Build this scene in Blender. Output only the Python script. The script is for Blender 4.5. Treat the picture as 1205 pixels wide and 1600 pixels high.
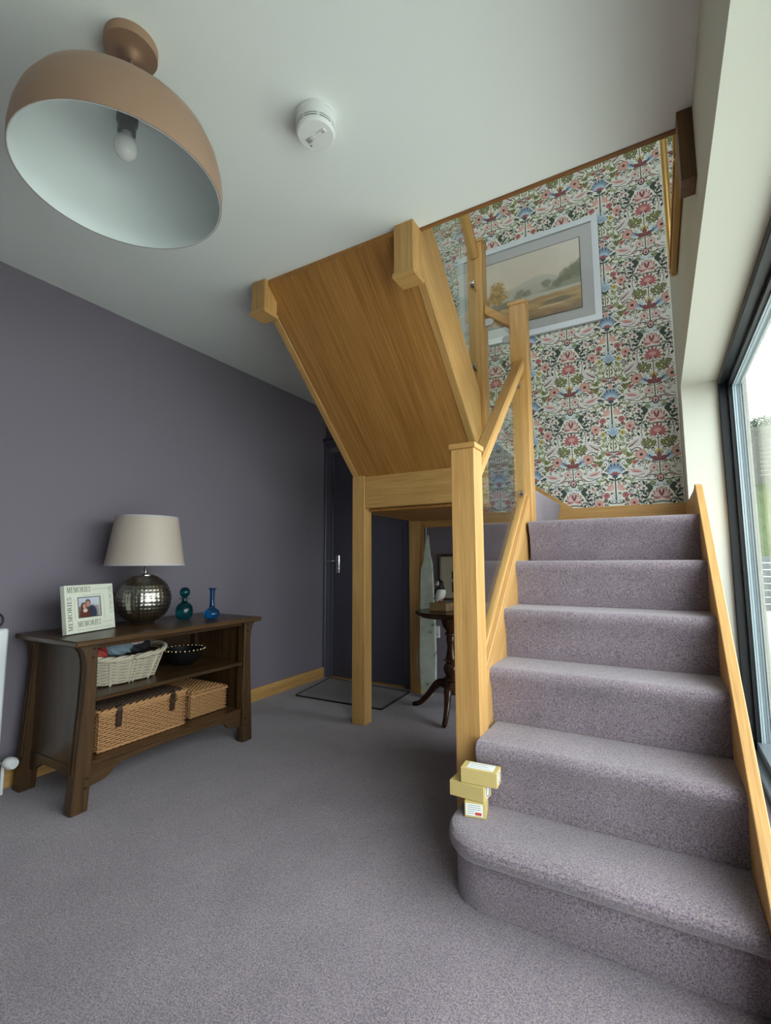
import bpy, bmesh, math, random
from mathutils import Vector, Matrix, noise as mnoise

random.seed(7)
scene = bpy.context.scene
for _o in list(bpy.data.objects):
    bpy.data.objects.remove(_o)
COL = scene.collection
PI = math.pi


def srgb(r, g, b):
    def f(c):
        c /= 255.0
        return c / 12.92 if c <= 0.04045 else ((c + 0.055) / 1.055) ** 2.4
    return (f(r), f(g), f(b))


# ------------------------------------------------------------------ camera
CAM_H = 0.9924
_a, _y, _r = math.radians(6.0284), math.radians(29.7541), math.radians(-0.2330)
_f = Vector((-math.sin(_y) * math.cos(_a), math.cos(_y) * math.cos(_a), math.sin(_a)))
_rt = Vector((math.cos(_y), math.sin(_y), 0))
_up = _rt.cross(_f)
_R = _rt * math.cos(_r) + _up * math.sin(_r)
_U = -_rt * math.sin(_r) + _up * math.cos(_r)
cam = bpy.data.cameras.new('camera')
cam.sensor_fit = 'VERTICAL'
cam.sensor_height = 24.0
cam.lens = 24.0 * 740.537 / 1600.0
cam.clip_start = 0.02
cam_o = bpy.data.objects.new('camera', cam)
COL.objects.link(cam_o)
_m = Matrix((_R, _U, -_f)).transposed().to_4x4()
_m.translation = Vector((0, 0, CAM_H))
cam_o.matrix_world = _m
scene.camera = cam_o

# ------------------------------------------------------------------ light
SKY = 7.6
world = bpy.data.worlds.new('overcast_sky')
scene.world = world
world.use_nodes = True
_bg = world.node_tree.nodes['Background']
_bg.inputs[0].default_value = (0.88, 0.97, 1.0, 1)
_bg.inputs[1].default_value = SKY


def portal(name, loc, rot, sx, sy):
    l = bpy.data.lights.new(name, 'AREA')
    l.shape = 'RECTANGLE'
    l.size, l.size_y = sx, sy
    l.cycles.is_portal = True
    o = bpy.data.objects.new(name, l)
    o.location, o.rotation_euler = loc, rot
    COL.objects.link(o)
    return o


WIN_Y0, WIN_Y1, WIN_H = -0.25, 3.155, 2.0
portal('window_portal', (0.49, (WIN_Y0 + WIN_Y1) / 2, WIN_H / 2), (0, PI / 2, 0), WIN_H, WIN_Y1 - WIN_Y0)
portal('added_opening_portal', (-0.575, 0.05, 3.45), (PI / 2, 0, PI), 1.25, 1.5)  # guides sky through the unseen opening added upstairs

vs = scene.view_settings
vs.view_transform = 'Standard'
vs.look = 'None'
vs.exposure = 0.0
vs.gamma = 1.0
vs.use_curve_mapping = False
scene.cycles.max_bounces = 10
scene.cycles.diffuse_bounces = 6
scene.cycles.glossy_bounces = 4
scene.cycles.transparent_max_bounces = 12
scene.cycles.sample_clamp_indirect = 6.0
scene.cycles.use_denoising = True


# ------------------------------------------------------------------ materials
def new_mat(name):
    m = bpy.data.materials.new(name)
    m.use_nodes = True
    nt = m.node_tree
    return m, nt, nt.nodes, nt.links, nt.nodes['Principled BSDF']


def plain(name, col, rough=0.6, metal=0.0, bump=0.0, bscale=60.0, var=0.0, spec=0.5):
    m, nt, N, L, P = new_mat(name)
    P.inputs['Base Color'].default_value = (*col, 1)
    P.inputs['Roughness'].default_value = rough
    P.inputs['Metallic'].default_value = metal
    P.inputs['Specular IOR Level'].default_value = spec
    if bump or var:
        tc = N.new('ShaderNodeTexCoord')
        nz = N.new('ShaderNodeTexNoise')
        nz.inputs['Scale'].default_value = bscale
        nz.inputs['Detail'].default_value = 4
        L.new(tc.outputs['Object'], nz.inputs['Vector'])
        if bump:
            b = N.new('ShaderNodeBump')
            b.inputs['Strength'].default_value = bump
            b.inputs['Distance'].default_value = 0.002
            L.new(nz.outputs[0], b.inputs['Height'])
            L.new(b.outputs[0], P.inputs['Normal'])
        if var:
            mr = N.new('ShaderNodeMapRange')
            mr.inputs[1].default_value, mr.inputs[2].default_value = 0.3, 0.7
            mr.inputs[3].default_value, mr.inputs[4].default_value = 1 - var, 1 + var
            L.new(nz.outputs[0], mr.inputs[0])
            mx = N.new('ShaderNodeVectorMath')
            mx.operation = 'SCALE'
            mx.inputs[0].default_value = col
            L.new(mr.outputs[0], mx.inputs['Scale'])
            L.new(mx.outputs[0], P.inputs['Base Color'])
    return m


def wood(name, dark, light, grain='Z', tilt=0.0, rough=0.42, scale=1.0, streak=0.5):
    """grain runs along the given local axis; tilt (radians) turns the YZ plane so that Y follows a slope"""
    m, nt, N, L, P = new_mat(name)
    tc = N.new('ShaderNodeTexCoord')
    m1 = N.new('ShaderNodeMapping')
    m1.inputs['Rotation'].default_value = (tilt, 0, 0)
    L.new(tc.outputs['Object'], m1.inputs['Vector'])
    m2 = N.new('ShaderNodeMapping')
    s = {'X': (1, 14, 14), 'Y': (14, 1, 14), 'Z': (14, 14, 1)}[grain]
    m2.inputs['Scale'].default_value = tuple(v * scale for v in s)
    L.new(m1.outputs[0], m2.inputs['Vector'])
    n1 = N.new('ShaderNodeTexNoise')
    n1.inputs['Scale'].default_value = 1.3
    n1.inputs['Detail'].default_value = 5
    n1.inputs['Distortion'].default_value = 0.9
    L.new(m2.outputs[0], n1.inputs['Vector'])
    m3 = N.new('ShaderNodeMapping')
    s = {'X': (2.5, 90, 90), 'Y': (90, 2.5, 90), 'Z': (90, 90, 2.5)}[grain]
    m3.inputs['Scale'].default_value = tuple(v * scale for v in s)
    L.new(m1.outputs[0], m3.inputs['Vector'])
    n2 = N.new('ShaderNodeTexNoise')
    n2.inputs['Scale'].default_value = 2.2
    n2.inputs['Detail'].default_value = 3
    L.new(m3.outputs[0], n2.inputs['Vector'])
    mx = N.new('ShaderNodeMix')
    mx.data_type = 'FLOAT'
    mx.inputs[0].default_value = 1 - streak
    L.new(n1.outputs[0], mx.inputs[2])
    L.new(n2.outputs[0], mx.inputs[3])
    rp = N.new('ShaderNodeValToRGB')
    e = rp.color_ramp.elements
    e[0].position, e[0].color = 0.33, (*dark, 1)
    e[1].position, e[1].color = 0.62, (*light, 1)
    L.new(mx.outputs[0], rp.inputs[0])
    L.new(rp.outputs[0], P.inputs['Base Color'])
    b = N.new('ShaderNodeBump')
    b.inputs['Strength'].default_value = 0.12
    b.inputs['Distance'].default_value = 0.001
    L.new(n2.outputs[0], b.inputs['Height'])
    L.new(b.outputs[0], P.inputs['Normal'])
    P.inputs['Roughness'].default_value = rough
    P.inputs['Specular IOR Level'].default_value = 0.4
    return m


def carpet(name, base, light, dark, scale=240.0):
    m, nt, N, L, P = new_mat(name)
    tc = N.new('ShaderNodeTexCoord')
    n1 = N.new('ShaderNodeTexNoise')
    n1.inputs['Scale'].default_value = scale
    n1.inputs['Detail'].default_value = 2.5
    n1.inputs['Roughness'].default_value = 0.65
    L.new(tc.outputs['Object'], n1.inputs['Vector'])
    rp = N.new('ShaderNodeValToRGB')
    e = rp.color_ramp.elements
    e[0].position, e[0].color = 0.30, (*dark, 1)
    e[1].position, e[1].color = 0.72, (*light, 1)
    k = rp.color_ramp.elements.new(0.5)
    k.color = (*base, 1)
    L.new(n1.outputs[0], rp.inputs[0])
    n2 = N.new('ShaderNodeTexNoise')
    n2.inputs['Scale'].default_value = scale * 0.8
    n2.inputs['Detail'].default_value = 1.0
    ad = N.new('ShaderNodeVectorMath')
    ad.operation = 'ADD'
    ad.inputs[1].default_value = (3.7, 9.1, 5.3)
    L.new(tc.outputs['Object'], ad.inputs[0])
    L.new(ad.outputs[0], n2.inputs['Vector'])
    r2 = N.new('ShaderNodeValToRGB')
    e = r2.color_ramp.elements
    e[0].position, e[0].color = 0.62, (0, 0, 0, 1)
    e[1].position, e[1].color = 0.70, (1, 1, 1, 1)
    L.new(n2.outputs[0], r2.inputs[0])
    mx = N.new('ShaderNodeMix')
    mx.data_type = 'RGBA'
    L.new(r2.outputs[0], mx.inputs[0])
    L.new(rp.outputs[0], mx.inputs[6])
    mx.inputs[7].default_value = (*srgb(150, 135, 125), 1)
    # broad, soft tread marks
    n3 = N.new('ShaderNodeTexNoise')
    n3.inputs['Scale'].default_value = 5.0
    n3.inputs['Detail'].default_value = 3
    L.new(tc.outputs['Object'], n3.inputs['Vector'])
    mr = N.new('ShaderNodeMapRange')
    mr.inputs[1].default_value, mr.inputs[2].default_value = 0.3, 0.7
    mr.inputs[3].default_value, mr.inputs[4].default_value = 0.9, 1.1
    L.new(n3.outputs[0], mr.inputs[0])
    sc = N.new('ShaderNodeVectorMath')
    sc.operation = 'SCALE'
    L.new(mx.outputs[2], sc.inputs[0])
    L.new(mr.outputs[0], sc.inputs['Scale'])
    L.new(sc.outputs[0], P.inputs['Base Color'])
    b = N.new('ShaderNodeBump')
    b.inputs['Strength'].default_value = 0.6
    b.inputs['Distance'].default_value = 0.004
    L.new(n1.outputs[0], b.inputs['Height'])
    L.new(b.outputs[0], P.inputs['Normal'])
    P.inputs['Roughness'].default_value = 0.95
    P.inputs['Specular IOR Level'].default_value = 0.1
    P.inputs['Sheen Weight'].default_value = 0.35
    P.inputs['Sheen Roughness'].default_value = 0.5
    return m


def sheet_glass(name, tint=(0.96, 0.985, 0.97)):
    m, nt, N, L, P = new_mat(name)
    out = N['Material Output']
    N.remove(P)
    tr = N.new('ShaderNodeBsdfTransparent')
    tr.inputs[0].default_value = (*tint, 1)
    gl = N.new('ShaderNodeBsdfGlossy')
    gl.inputs['Roughness'].default_value = 0.0
    gl.inputs['Color'].default_value = (1, 1, 1, 1)
    fr = N.new('ShaderNodeFresnel')
    ge = N.new('ShaderNodeNewGeometry')       # the sheet's far face: keep it air to glass
    io = N.new('ShaderNodeMix')
    io.data_type = 'FLOAT'
    io.inputs[2].default_value, io.inputs[3].default_value = 1.5, 1 / 1.5
    L.new(ge.outputs['Backfacing'], io.inputs[0])
    L.new(io.outputs[0], fr.inputs[0])
    mx = N.new('ShaderNodeMixShader')
    L.new(fr.outputs[0], mx.inputs[0])
    L.new(tr.outputs[0], mx.inputs[1])
    L.new(gl.outputs[0], mx.inputs[2])
    L.new(mx.outputs[0], out.inputs[0])
    return m


def solid_glass(name, col, rough=0.02):
    m, nt, N, L, P = new_mat(name)
    P.inputs['Base Color'].default_value = (*col, 1)
    P.inputs['Transmission Weight'].default_value = 0.85
    P.inputs['Roughness'].default_value = rough
    P.inputs['IOR'].default_value = 1.45
    return m


def vcol_mat(name, rough=0.5):
    m, nt, N, L, P = new_mat(name)
    a = N.new('ShaderNodeVertexColor')
    a.layer_name = 'print'
    L.new(a.outputs[0], P.inputs['Base Color'])
    P.inputs['Roughness'].default_value = rough
    return m


SLOPE = math.atan2(0.1992, 0.2132)
OAK_D, OAK_L = srgb(168, 124, 68), srgb(200, 157, 97)
M = {}
M['oak_x'] = wood('oak grain across', OAK_D, OAK_L, 'X')
M['oak_y'] = wood('oak grain along', OAK_D, OAK_L, 'Y')
M['oak_z'] = wood('oak grain upright', OAK_D, OAK_L, 'Z')
M['oak_s1'] = wood('oak grain up the lower flight', OAK_D, OAK_L, 'Y', -SLOPE)
M['oak_s2'] = wood('oak grain up the upper flight', OAK_D, OAK_L, 'Y', SLOPE)
M['veneer'] = wood('oak veneer', srgb(146, 97, 42), srgb(180, 129, 67), 'Y', SLOPE, 0.5, 0.5, 0.35)
M['backlit_oak_z'] = wood('backlit oak upright', srgb(84, 58, 36), srgb(122, 88, 56), 'Z')  # newel oak with backlit shade put into its colour
M['trim_oak'] = wood('aged oak trim', srgb(110, 72, 38), srgb(150, 104, 58), 'X')
M['dark_oak_x'] = wood('dark stained oak', srgb(42, 29, 17), srgb(84, 60, 36), 'Y', 0, 0.32)
M['dark_oak_z'] = wood('dark stained oak upright', srgb(40, 28, 16), srgb(80, 57, 34), 'Z', 0, 0.35)
M['mahogany'] = wood('polished mahogany', srgb(36, 20, 11), srgb(70, 42, 24), 'Z', 0, 0.22)
M['pale_wood'] = wood('pale wood block', srgb(120, 92, 62), srgb(160, 130, 92), 'X', 0, 0.6)
M['carpet'] = carpet('heather carpet', srgb(125, 113, 122), srgb(157, 146, 153), srgb(81, 69, 79))
M['plum'] = plain('plum grey wall paint', srgb(117, 110, 120), 0.75, bump=0.05, bscale=120, var=0.02)
M['plum_gloss'] = plain('plum grey satin woodwork', srgb(84, 82, 96), 0.45, bump=0.02)
M['ceiling'] = plain('white ceiling paint', srgb(232, 236, 232), 0.9, bump=0.03, bscale=90)
M['cream'] = plain('cream wall paint', srgb(204, 203, 191), 0.85, bump=0.03, bscale=90)
M['white'] = plain('white plastic', srgb(228, 230, 228), 0.45)
M['lining'] = plain('white lamp lining', srgb(206, 212, 210), 0.5)
M['white_gloss'] = plain('white enamel', srgb(225, 228, 228), 0.3)
M['slot'] = plain('dark slot', srgb(28, 28, 30), 0.8)
M['copper'] = plain('brushed copper', srgb(178, 146, 122), 0.42, 0.65, bump=0.04, bscale=25)
M['chrome'] = plain('chrome', (0.75, 0.75, 0.75), 0.12, 1.0)
M['steel'] = plain('satin steel', (0.32, 0.31, 0.30), 0.45, 1.0)
M['anthracite'] = plain('anthracite aluminium', srgb(22, 25, 29), 0.4, spec=0.3)
M['black'] = plain('black paint', srgb(16, 16, 17), 0.4)
M['gasket_light'] = plain('pale glazing gasket', srgb(150, 166, 172), 0.4)
M['rubber'] = plain('grey glazing gasket', srgb(95, 104, 110), 0.35)
M['glass'] = sheet_glass('balustrade glass', (0.95, 0.975, 0.96))
M['pane'] = sheet_glass('window glass', (0.985, 0.99, 0.985))
M['green_edge'] = plain('green glass edge', srgb(190, 205, 185), 0.2)
M['gold'] = plain('gilt frame', srgb(190, 150, 88), 0.35, 0.7)
M['mirror'] = plain('mirror glass', (0.86, 0.88, 0.87), 0.02, 1.0)
M['shade'] = plain('champagne silk shade', srgb(186, 172, 158), 0.5, bump=0.1, bscale=300)
M['pewter'] = plain('hammered pewter', srgb(168, 164, 154), 0.28, 1.0)
M['ceramic'] = plain('cream painted wood', srgb(214, 216, 200), 0.5)
M['ink'] = plain('dark lettering', srgb(70, 72, 68), 0.7)
M['ink_pale'] = plain('pale lettering', srgb(150, 154, 140), 0.7)
M['blue_glass'] = solid_glass('blue glass', srgb(20, 105, 165))
M['teal_glass'] = solid_glass('teal glass', srgb(15, 95, 105))
M['wicker'] = plain('honey wicker', srgb(168, 124, 80), 0.6, bump=0.2, bscale=200, var=0.2)
M['wicker_dark'] = plain('dark brown wicker', srgb(62, 44, 30), 0.6, bump=0.2, bscale=200, var=0.25)
M['wicker_pale'] = plain('bleached wicker', srgb(176, 166, 146), 0.65, bump=0.2, bscale=200, var=0.15)
M['leather'] = plain('brown leather', srgb(52, 30, 20), 0.5)
M['brass'] = plain('brass', srgb(205, 180, 120), 0.25, 1.0)
M['card'] = plain('kraft card', srgb(198, 176, 112), 0.7, bump=0.05)
M['label'] = plain('white paper label', srgb(232, 234, 232), 0.6)
M['red_print'] = plain('red print', srgb(190, 60, 45), 0.6)
M['mat'] = carpet('brown doormat', srgb(70, 56, 54), srgb(88, 72, 68), srgb(40, 31, 31), 240)
M['mat_edge'] = plain('dark mat binding', srgb(28, 24, 26), 0.8)
M['red_cloth'] = plain('red cloth', srgb(150, 52, 40), 0.8)
M['blue_cloth'] = plain('slate cloth', srgb(110, 128, 138), 0.8)
M['navy_cloth'] = plain('dark cloth', srgb(26, 26, 32), 0.8)
M['pink_cloth'] = plain('pale pink cloth', srgb(180, 158, 162), 0.8)
M['puffin_black'] = plain('black paint on bird', srgb(20, 20, 22), 0.45)
M['puffin_white'] = plain('white paint on bird', srgb(214, 214, 210), 0.5)
M['orange'] = plain('dull orange paint', srgb(150, 84, 46), 0.5)
M['paper'] = plain('aged print paper', srgb(168, 158, 138), 0.7, var=0.05, bscale=12)
M['mount'] = plain('grey mount board', srgb(180, 178, 183), 0.8)
M['frame_white'] = plain('white picture frame', srgb(206, 211, 218), 0.4)
M['print'] = vcol_mat('printed picture', 0.35)
M['print2'] = vcol_mat('printed photograph', 0.35)
M['terrace'] = plain('pale terrace paving', srgb(198, 201, 194), 0.9, bump=0.2, bscale=8, var=0.08)
M['grass'] = plain('rough grass', srgb(84, 98, 60), 0.95, bump=0.8, bscale=9, var=0.4)
M['fence'] = plain('weathered fence slat', srgb(98, 98, 90), 0.9, var=0.1, bscale=5)
M['low_wall'] = plain('grey painted boards', srgb(112, 116, 116), 0.8, var=0.05, bscale=5)
M['render_wall'] = plain('cream render', srgb(165, 158, 142), 0.9, bump=0.2, bscale=40)
M['leaf'] = plain('tree leaves', srgb(58, 76, 50), 0.8)
M['bark'] = plain('bark', srgb(70, 58, 46), 0.9)
M['bulb'] = plain('opal bulb glass', srgb(225, 225, 222), 0.15)
M['holder'] = plain('grey bulb holder', srgb(120, 122, 124), 0.35, 0.4)


def board_mat():
    m, nt, N, L, P = new_mat('flaking white paint')
    tc = N.new('ShaderNodeTexCoord')
    n1 = N.new('ShaderNodeTexNoise')
    n1.inputs['Scale'].default_value = 14
    n1.inputs['Detail'].default_value = 6
    L.new(tc.outputs['Object'], n1.inputs['Vector'])
    rp = N.new('ShaderNodeValToRGB')
    e = rp.color_ramp.elements
    e[0].position, e[0].color = 0.30, (*srgb(70, 72, 66), 1)
    e[1].position, e[1].color = 0.36, (*srgb(166, 172, 160), 1)
    k = e.new(0.7)
    k.color = (*srgb(190, 196, 184), 1)
    L.new(n1.outputs[0], rp.inputs[0])
    L.new(rp.outputs[0], P.inputs['Base Color'])
    P.inputs['Roughness'].default_value = 0.8
    return m


M['flaking'] = board_mat()


# ------------------------------------------------------------------ mesh helpers
def woff(p):
    v = Vector((0, 0, 0))
    while p is not None:
        v += p.location
        p = p.parent
    return v


def tag(o, label=None, cat=None, group=None, kind=None):
    if label:
        o['label'] = label
    if cat:
        o['category'] = cat
    if group:
        o['group'] = group
    if kind:
        o['kind'] = kind
    return o


def thing(name, loc, label, cat, group=None, rot=(0, 0, 0)):
    o = bpy.data.objects.new(name, None)
    o.empty_display_size = 0.05
    o.location = loc
    o.rotation_euler = rot
    COL.objects.link(o)
    return tag(o, label, cat, group)


def link(name, bm, mat, parent=None, local=False, smooth=False, mats=None, label=None):
    """one mesh object; bm is in world coordinates unless local, in which case in the parent's"""
    me = bpy.data.meshes.new(name)
    if parent is not None and not local:
        bmesh.ops.translate(bm, verts=bm.verts, vec=-woff(parent))
    off = None
    if parent is None and not local:
        xs = [v.co for v in bm.verts]
        lo = [min(c[i] for c in xs) for i in range(3)]
        hi = [max(c[i] for c in xs) for i in range(3)]
        off = Vector(((lo[0] + hi[0]) / 2, (lo[1] + hi[1]) / 2, lo[2]))
        bmesh.ops.translate(bm, verts=bm.verts, vec=-off)
    bmesh.ops.recalc_face_normals(bm, faces=bm.faces)
    bm.to_mesh(me)
    bm.free()
    for mm in (mats or [mat]):
        me.materials.append(M[mm] if isinstance(mm, str) else mm)
    if smooth:
        for p in me.polygons:
            p.use_smooth = True
        if smooth != 'all':
            try:
                me.set_sharp_from_angle(angle=math.radians(smooth if smooth is not True else 40))
            except Exception:
                pass
    o = bpy.data.objects.new(name, me)
    COL.objects.link(o)
    if off is not None:
        o.location = off
    if parent is not None:
        o.parent = parent
    if label:
        o['label'] = label
    return o


def bm_box(x0, x1, y0, y1, z0, z1, bevel=0.0, bm=None, seg=1):
    own = bm is None
    b2 = bmesh.new()
    bmesh.ops.create_cube(b2, size=1)
    for v in b2.verts:
        v.co = Vector(((x0 + x1) / 2 + v.co.x * (x1 - x0), (y0 + y1) / 2 + v.co.y * (y1 - y0), (z0 + z1) / 2 + v.co.z * (z1 - z0)))
    if bevel:
        bmesh.ops.bevel(b2, geom=list(b2.edges), offset=bevel, segments=seg, profile=0.5, affect='EDGES')
    if own:
        return b2
    merge(bm, b2)
    return bm


def merge(bm, b2, mi=None):
    me = bpy.data.meshes.new('tmp')
    if mi is not None:
        for f in b2.faces:
            f.material_index = mi
    b2.to_mesh(me)
    b2.free()
    bm.from_mesh(me)
    bpy.data.meshes.remove(me)


def bm_prism(pts, axis, a, b, bevel=0.0):
    """pts: 2-D outline. axis X: pts are (y,z); Y: (x,z); Z: (x,y)"""
    bm = bmesh.new()

    def P(u, v, w):
        return {'X': (w, u, v), 'Y': (u, w, v), 'Z': (u, v, w)}[axis]
    A = [bm.verts.new(P(u, v, a)) for u, v in pts]
    B = [bm.verts.new(P(u, v, b)) for u, v in pts]
    n = len(pts)
    bm.faces.new(A)
    bm.faces.new(B[::-1])
    for i in range(n):
        bm.faces.new((A[i], B[i], B[(i + 1) % n], A[(i + 1) % n]))
    bmesh.ops.recalc_face_normals(bm, faces=bm.faces)
    if bevel:
        bmesh.ops.bevel(bm, geom=list(bm.edges), offset=bevel, segments=1, profile=0.5, affect='EDGES')
    return bm


def bm_lathe(prof, cx=0, cy=0, n=32, axis='Z', caps=True):
    """prof: list of (r, z)"""
    bm = bmesh.new()
    rings = []
    for r, z in prof:
        if r < 1e-6:
            rings.append([bm.verts.new((cx, cy, z))])
        else:
            rings.append([bm.verts.new((cx + r * math.cos(2 * PI * i / n), cy + r * math.sin(2 * PI * i / n), z)) for i in range(n)])
    for A, B in zip(rings[:-1], rings[1:]):
        for i in range(n):
            a, b = A[i % len(A)], A[(i + 1) % len(A)]
            c, d = B[(i + 1) % len(B)], B[i % len(B)]
            vs_ = []
            for v in (a, b, c, d):
                if v not in vs_:
                    vs_.append(v)
            if len(vs_) >= 3:
                try:
                    bm.faces.new(vs_)
                except ValueError:
                    pass
    if caps:
        for R in (rings[0], rings[-1]):
            if len(R) > 2:
                try:
                    bm.faces.new(R)
                except ValueError:
                    pass
    return bm


def bm_tube(path, rad, n=8, bm=None, closed=False, flat=1.0, up=None):
    own = bm is None
    if own:
        bm = bmesh.new()
    pts = [Vector(p) for p in path]
    m = len(pts)
    rads = rad if isinstance(rad, (list, tuple)) else [rad] * m
    rings = []
    ref = Vector(up) if up else None
    for i, p in enumerate(pts):
        if closed:
            t = pts[(i + 1) % m] - pts[i - 1]
        else:
            t = pts[min(i + 1, m - 1)] - pts[max(i - 1, 0)]
        t.normalize()
        if ref is None:
            ref = Vector((0, 0, 1)) if abs(t.z) < 0.9 else Vector((1, 0, 0))
        s = t.cross(ref)
        if s.length < 1e-6:
            s = t.cross(Vector((0.3, 0.8, 0.5)))
        s.normalize()
        u = s.cross(t).normalized()
        if up is None:
            ref = u
        rings.append([bm.verts.new(p + (s * math.cos(2 * PI * k / n) + u * flat * math.sin(2 * PI * k / n)) * rads[i]) for k in range(n)])
    rng = range(m if closed else m - 1)
    for i in rng:
        A, B = rings[i], rings[(i + 1) % m]
        for k in range(n):
            bm.faces.new((A[k], A[(k + 1) % n], B[(k + 1) % n], B[k]))
    if not closed:
        bm.faces.new(rings[0][::-1])
        bm.faces.new(rings[-1])
    return bm


def bm_sphere(c, r, sx=1, sy=1, sz=1, u=16, v=10):
    bm = bmesh.new()
    bmesh.ops.create_uvsphere(bm, u_segments=u, v_segments=v, radius=r)
    for w in bm.verts:
        w.co = Vector((c[0] + w.co.x * sx, c[1] + w.co.y * sy, c[2] + w.co.z * sz))
    return bm


def bm_disc_between(p0, p1, r, n=20, bevel=0):
    """cylinder from p0 to p1"""
    return bm_tube([p0, p1], r, n)


def catmull(pts, per=8, closed=False):
    out = []
    m = len(pts)
    P = [Vector(p) for p in pts]
    rng = range(m if closed else m - 1)
    for i in rng:
        p0 = P[(i - 1) % m] if closed or i > 0 else P[0]
        p1, p2 = P[i], P[(i + 1) % m]
        p3 = P[(i + 2) % m] if closed or i + 2 < m else P[-1]
        for k in range(per):
            t = k / per
            out.append(0.5 * ((2 * p1) + (p2 - p0) * t + (2 * p0 - 5 * p1 + 4 * p2 - p3) * t * t + (3 * p1 - p0 - 3 * p2 + p3) * t ** 3))
    if not closed:
        out.append(P[-1])
    return out


def box(name, x0, x1, y0, y1, z0, z1, mat, parent=None, bevel=0.0, label=None, local=False):
    return link(name, bm_box(x0, x1, y0, y1, z0, z1, bevel), mat, parent, local=local, label=label)


# ------------------------------------------------------------------ the room
XL, XR, YF, H = -2.5933, 0.170, 3.4347, 2.4
YC = 1.6978                 # near edge of the stairwell opening
YB = -2.2                   # wall behind the camera
ZT = 5.0                    # ceiling of the floor above
WX0, WX1 = -1.72, 0.17      # stairwell


def struct(o):
    o['kind'] = 'structure'
    return o


struct(link('floor', bm_box(XL - 0.2, 0.47, YB - 0.2, YF + 0.25, -0.12, 0.0), 'carpet'))
struct(link('ceiling', bm_prism([(XL - 0.2, YB - 0.2), (XR + 0.05, YB - 0.2), (XR + 0.05, YC), (WX0, YC), (WX0, YF + 0.1), (XL - 0.2, YF + 0.1)], 'Z', H, 2.58), 'ceiling'))
struct(link('wall_left', bm_box(XL - 0.2, XL, YB - 0.2, YF + 0.1, 0, H), 'plum'))
struct(link('wall_rear', bm_box(XL - 0.2, 0.474, YB - 0.2, YB, 0, H), 'plum'))
DX0, DX1, DZ = -2.545, -1.775, 1.985
wf = struct(link('wall_far', bm_prism([(XL - 0.2, 0), (DX0, 0), (DX0, DZ), (DX1, DZ), (DX1, 0), (0.5, 0), (0.5, ZT), (XL - 0.2, ZT)], 'Y', YF, YF + 0.25), 'plum'))
wr = struct(link('wall_right', bm_prism([(YB - 0.2, 0), (WIN_Y0, 0), (WIN_Y0, WIN_H), (WIN_Y1, WIN_H), (WIN_Y1, 0), (YF, 0), (YF, ZT), (YB - 0.2, ZT)], 'X', XR, 0.474), 'cream'))
struct(link('wall_upper_left', bm_box(WX0 - 0.15, WX0, 0.1, YF, 2.585, ZT), 'cream'))
struct(link('wall_upper_rear', bm_prism([(WX0 - 0.15, 2.59), (XR, 2.59), (XR, ZT), (0.05, ZT), (0.05, 2.70), (-1.20, 2.70), (-1.20, 4.20), (0.03, 4.20), (0.03, ZT), (WX0 - 0.15, ZT)], 'Y', 0.0, 0.1), 'cream'))  # unseen wall; opening added and wall drawn close to brighten the wallpaper
struct(link('ceiling_upper', bm_box(WX0 - 0.15, 0.474, 0.0, YF + 0.25, ZT, ZT + 0.1), 'ceiling'))
# oak board edging the stairwell opening
struct(link('trim_1', bm_box(-0.80, XR, YC, YC + 0.020, 2.394, 2.66, 0.002), 'trim_oak'))
# baseboards
struct(link('baseboard_left', bm_prism([(XL, 0), (XL + 0.018, 0), (XL + 0.018, 0.078), (XL + 0.012, 0.086), (XL, 0.086)], 'Y', YB, YF), 'oak_y'))
RZ = 0.1992
RISE7 = -0.60
bf = struct(link('baseboard_far', bm_prism([(XR, 6 * RZ), (XR, 1.35), (-0.483, 1.352), (-0.735, 1.535), (-0.95, 1.73), (-1.62, 1.73), (-1.62, 1.3), (-0.66, 1.3), (-0.5, 6 * RZ)], 'Y', YF - 0.018, YF, 0.002), 'oak_x'))
struct(link('baseboard_right', bm_prism([(2.60, 6 * RZ), (2.60, 1.335), (2.66, 1.325), (YF - 0.018, 1.325), (YF - 0.018, 6 * RZ)], 'X', 0.1645, XR, 0), 'oak_y'))

# door in the far wall
d = tag(thing('door_1', ((DX0 + DX1) / 2, YF, 0), None, None), kind='structure')
box('door_leaf', DX0 + 0.03, DX1 - 0.03, YF + 0.035, YF + 0.075, 0.008, DZ - 0.03, 'plum_gloss', d, 0.003)
box('door_jamb', DX0, DX0 + 0.03, YF + 0.005, YF + 0.2, 0, DZ, 'plum_gloss', d, 0.002)
box('door_jamb', DX1 - 0.03, DX1, YF + 0.005, YF + 0.2, 0, DZ, 'plum_gloss', d, 0.002)
box('door_head', DX0, DX1, YF + 0.006, YF + 0.2, DZ - 0.03, DZ, 'plum_gloss', d, 0.002)


def architrave(x0, x1):
    return bm_prism([(x0, YF), (x0, YF - 0.02), (x0 + (x1 - x0) * 0.25, YF - 0.022), (x0 + (x1 - x0) * 0.4, YF - 0.014), (x0 + (x1 - x0) * 0.8, YF - 0.010), (x1, YF - 0.006), (x1, YF)], 'Z', 0, DZ + 0.05)


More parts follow.
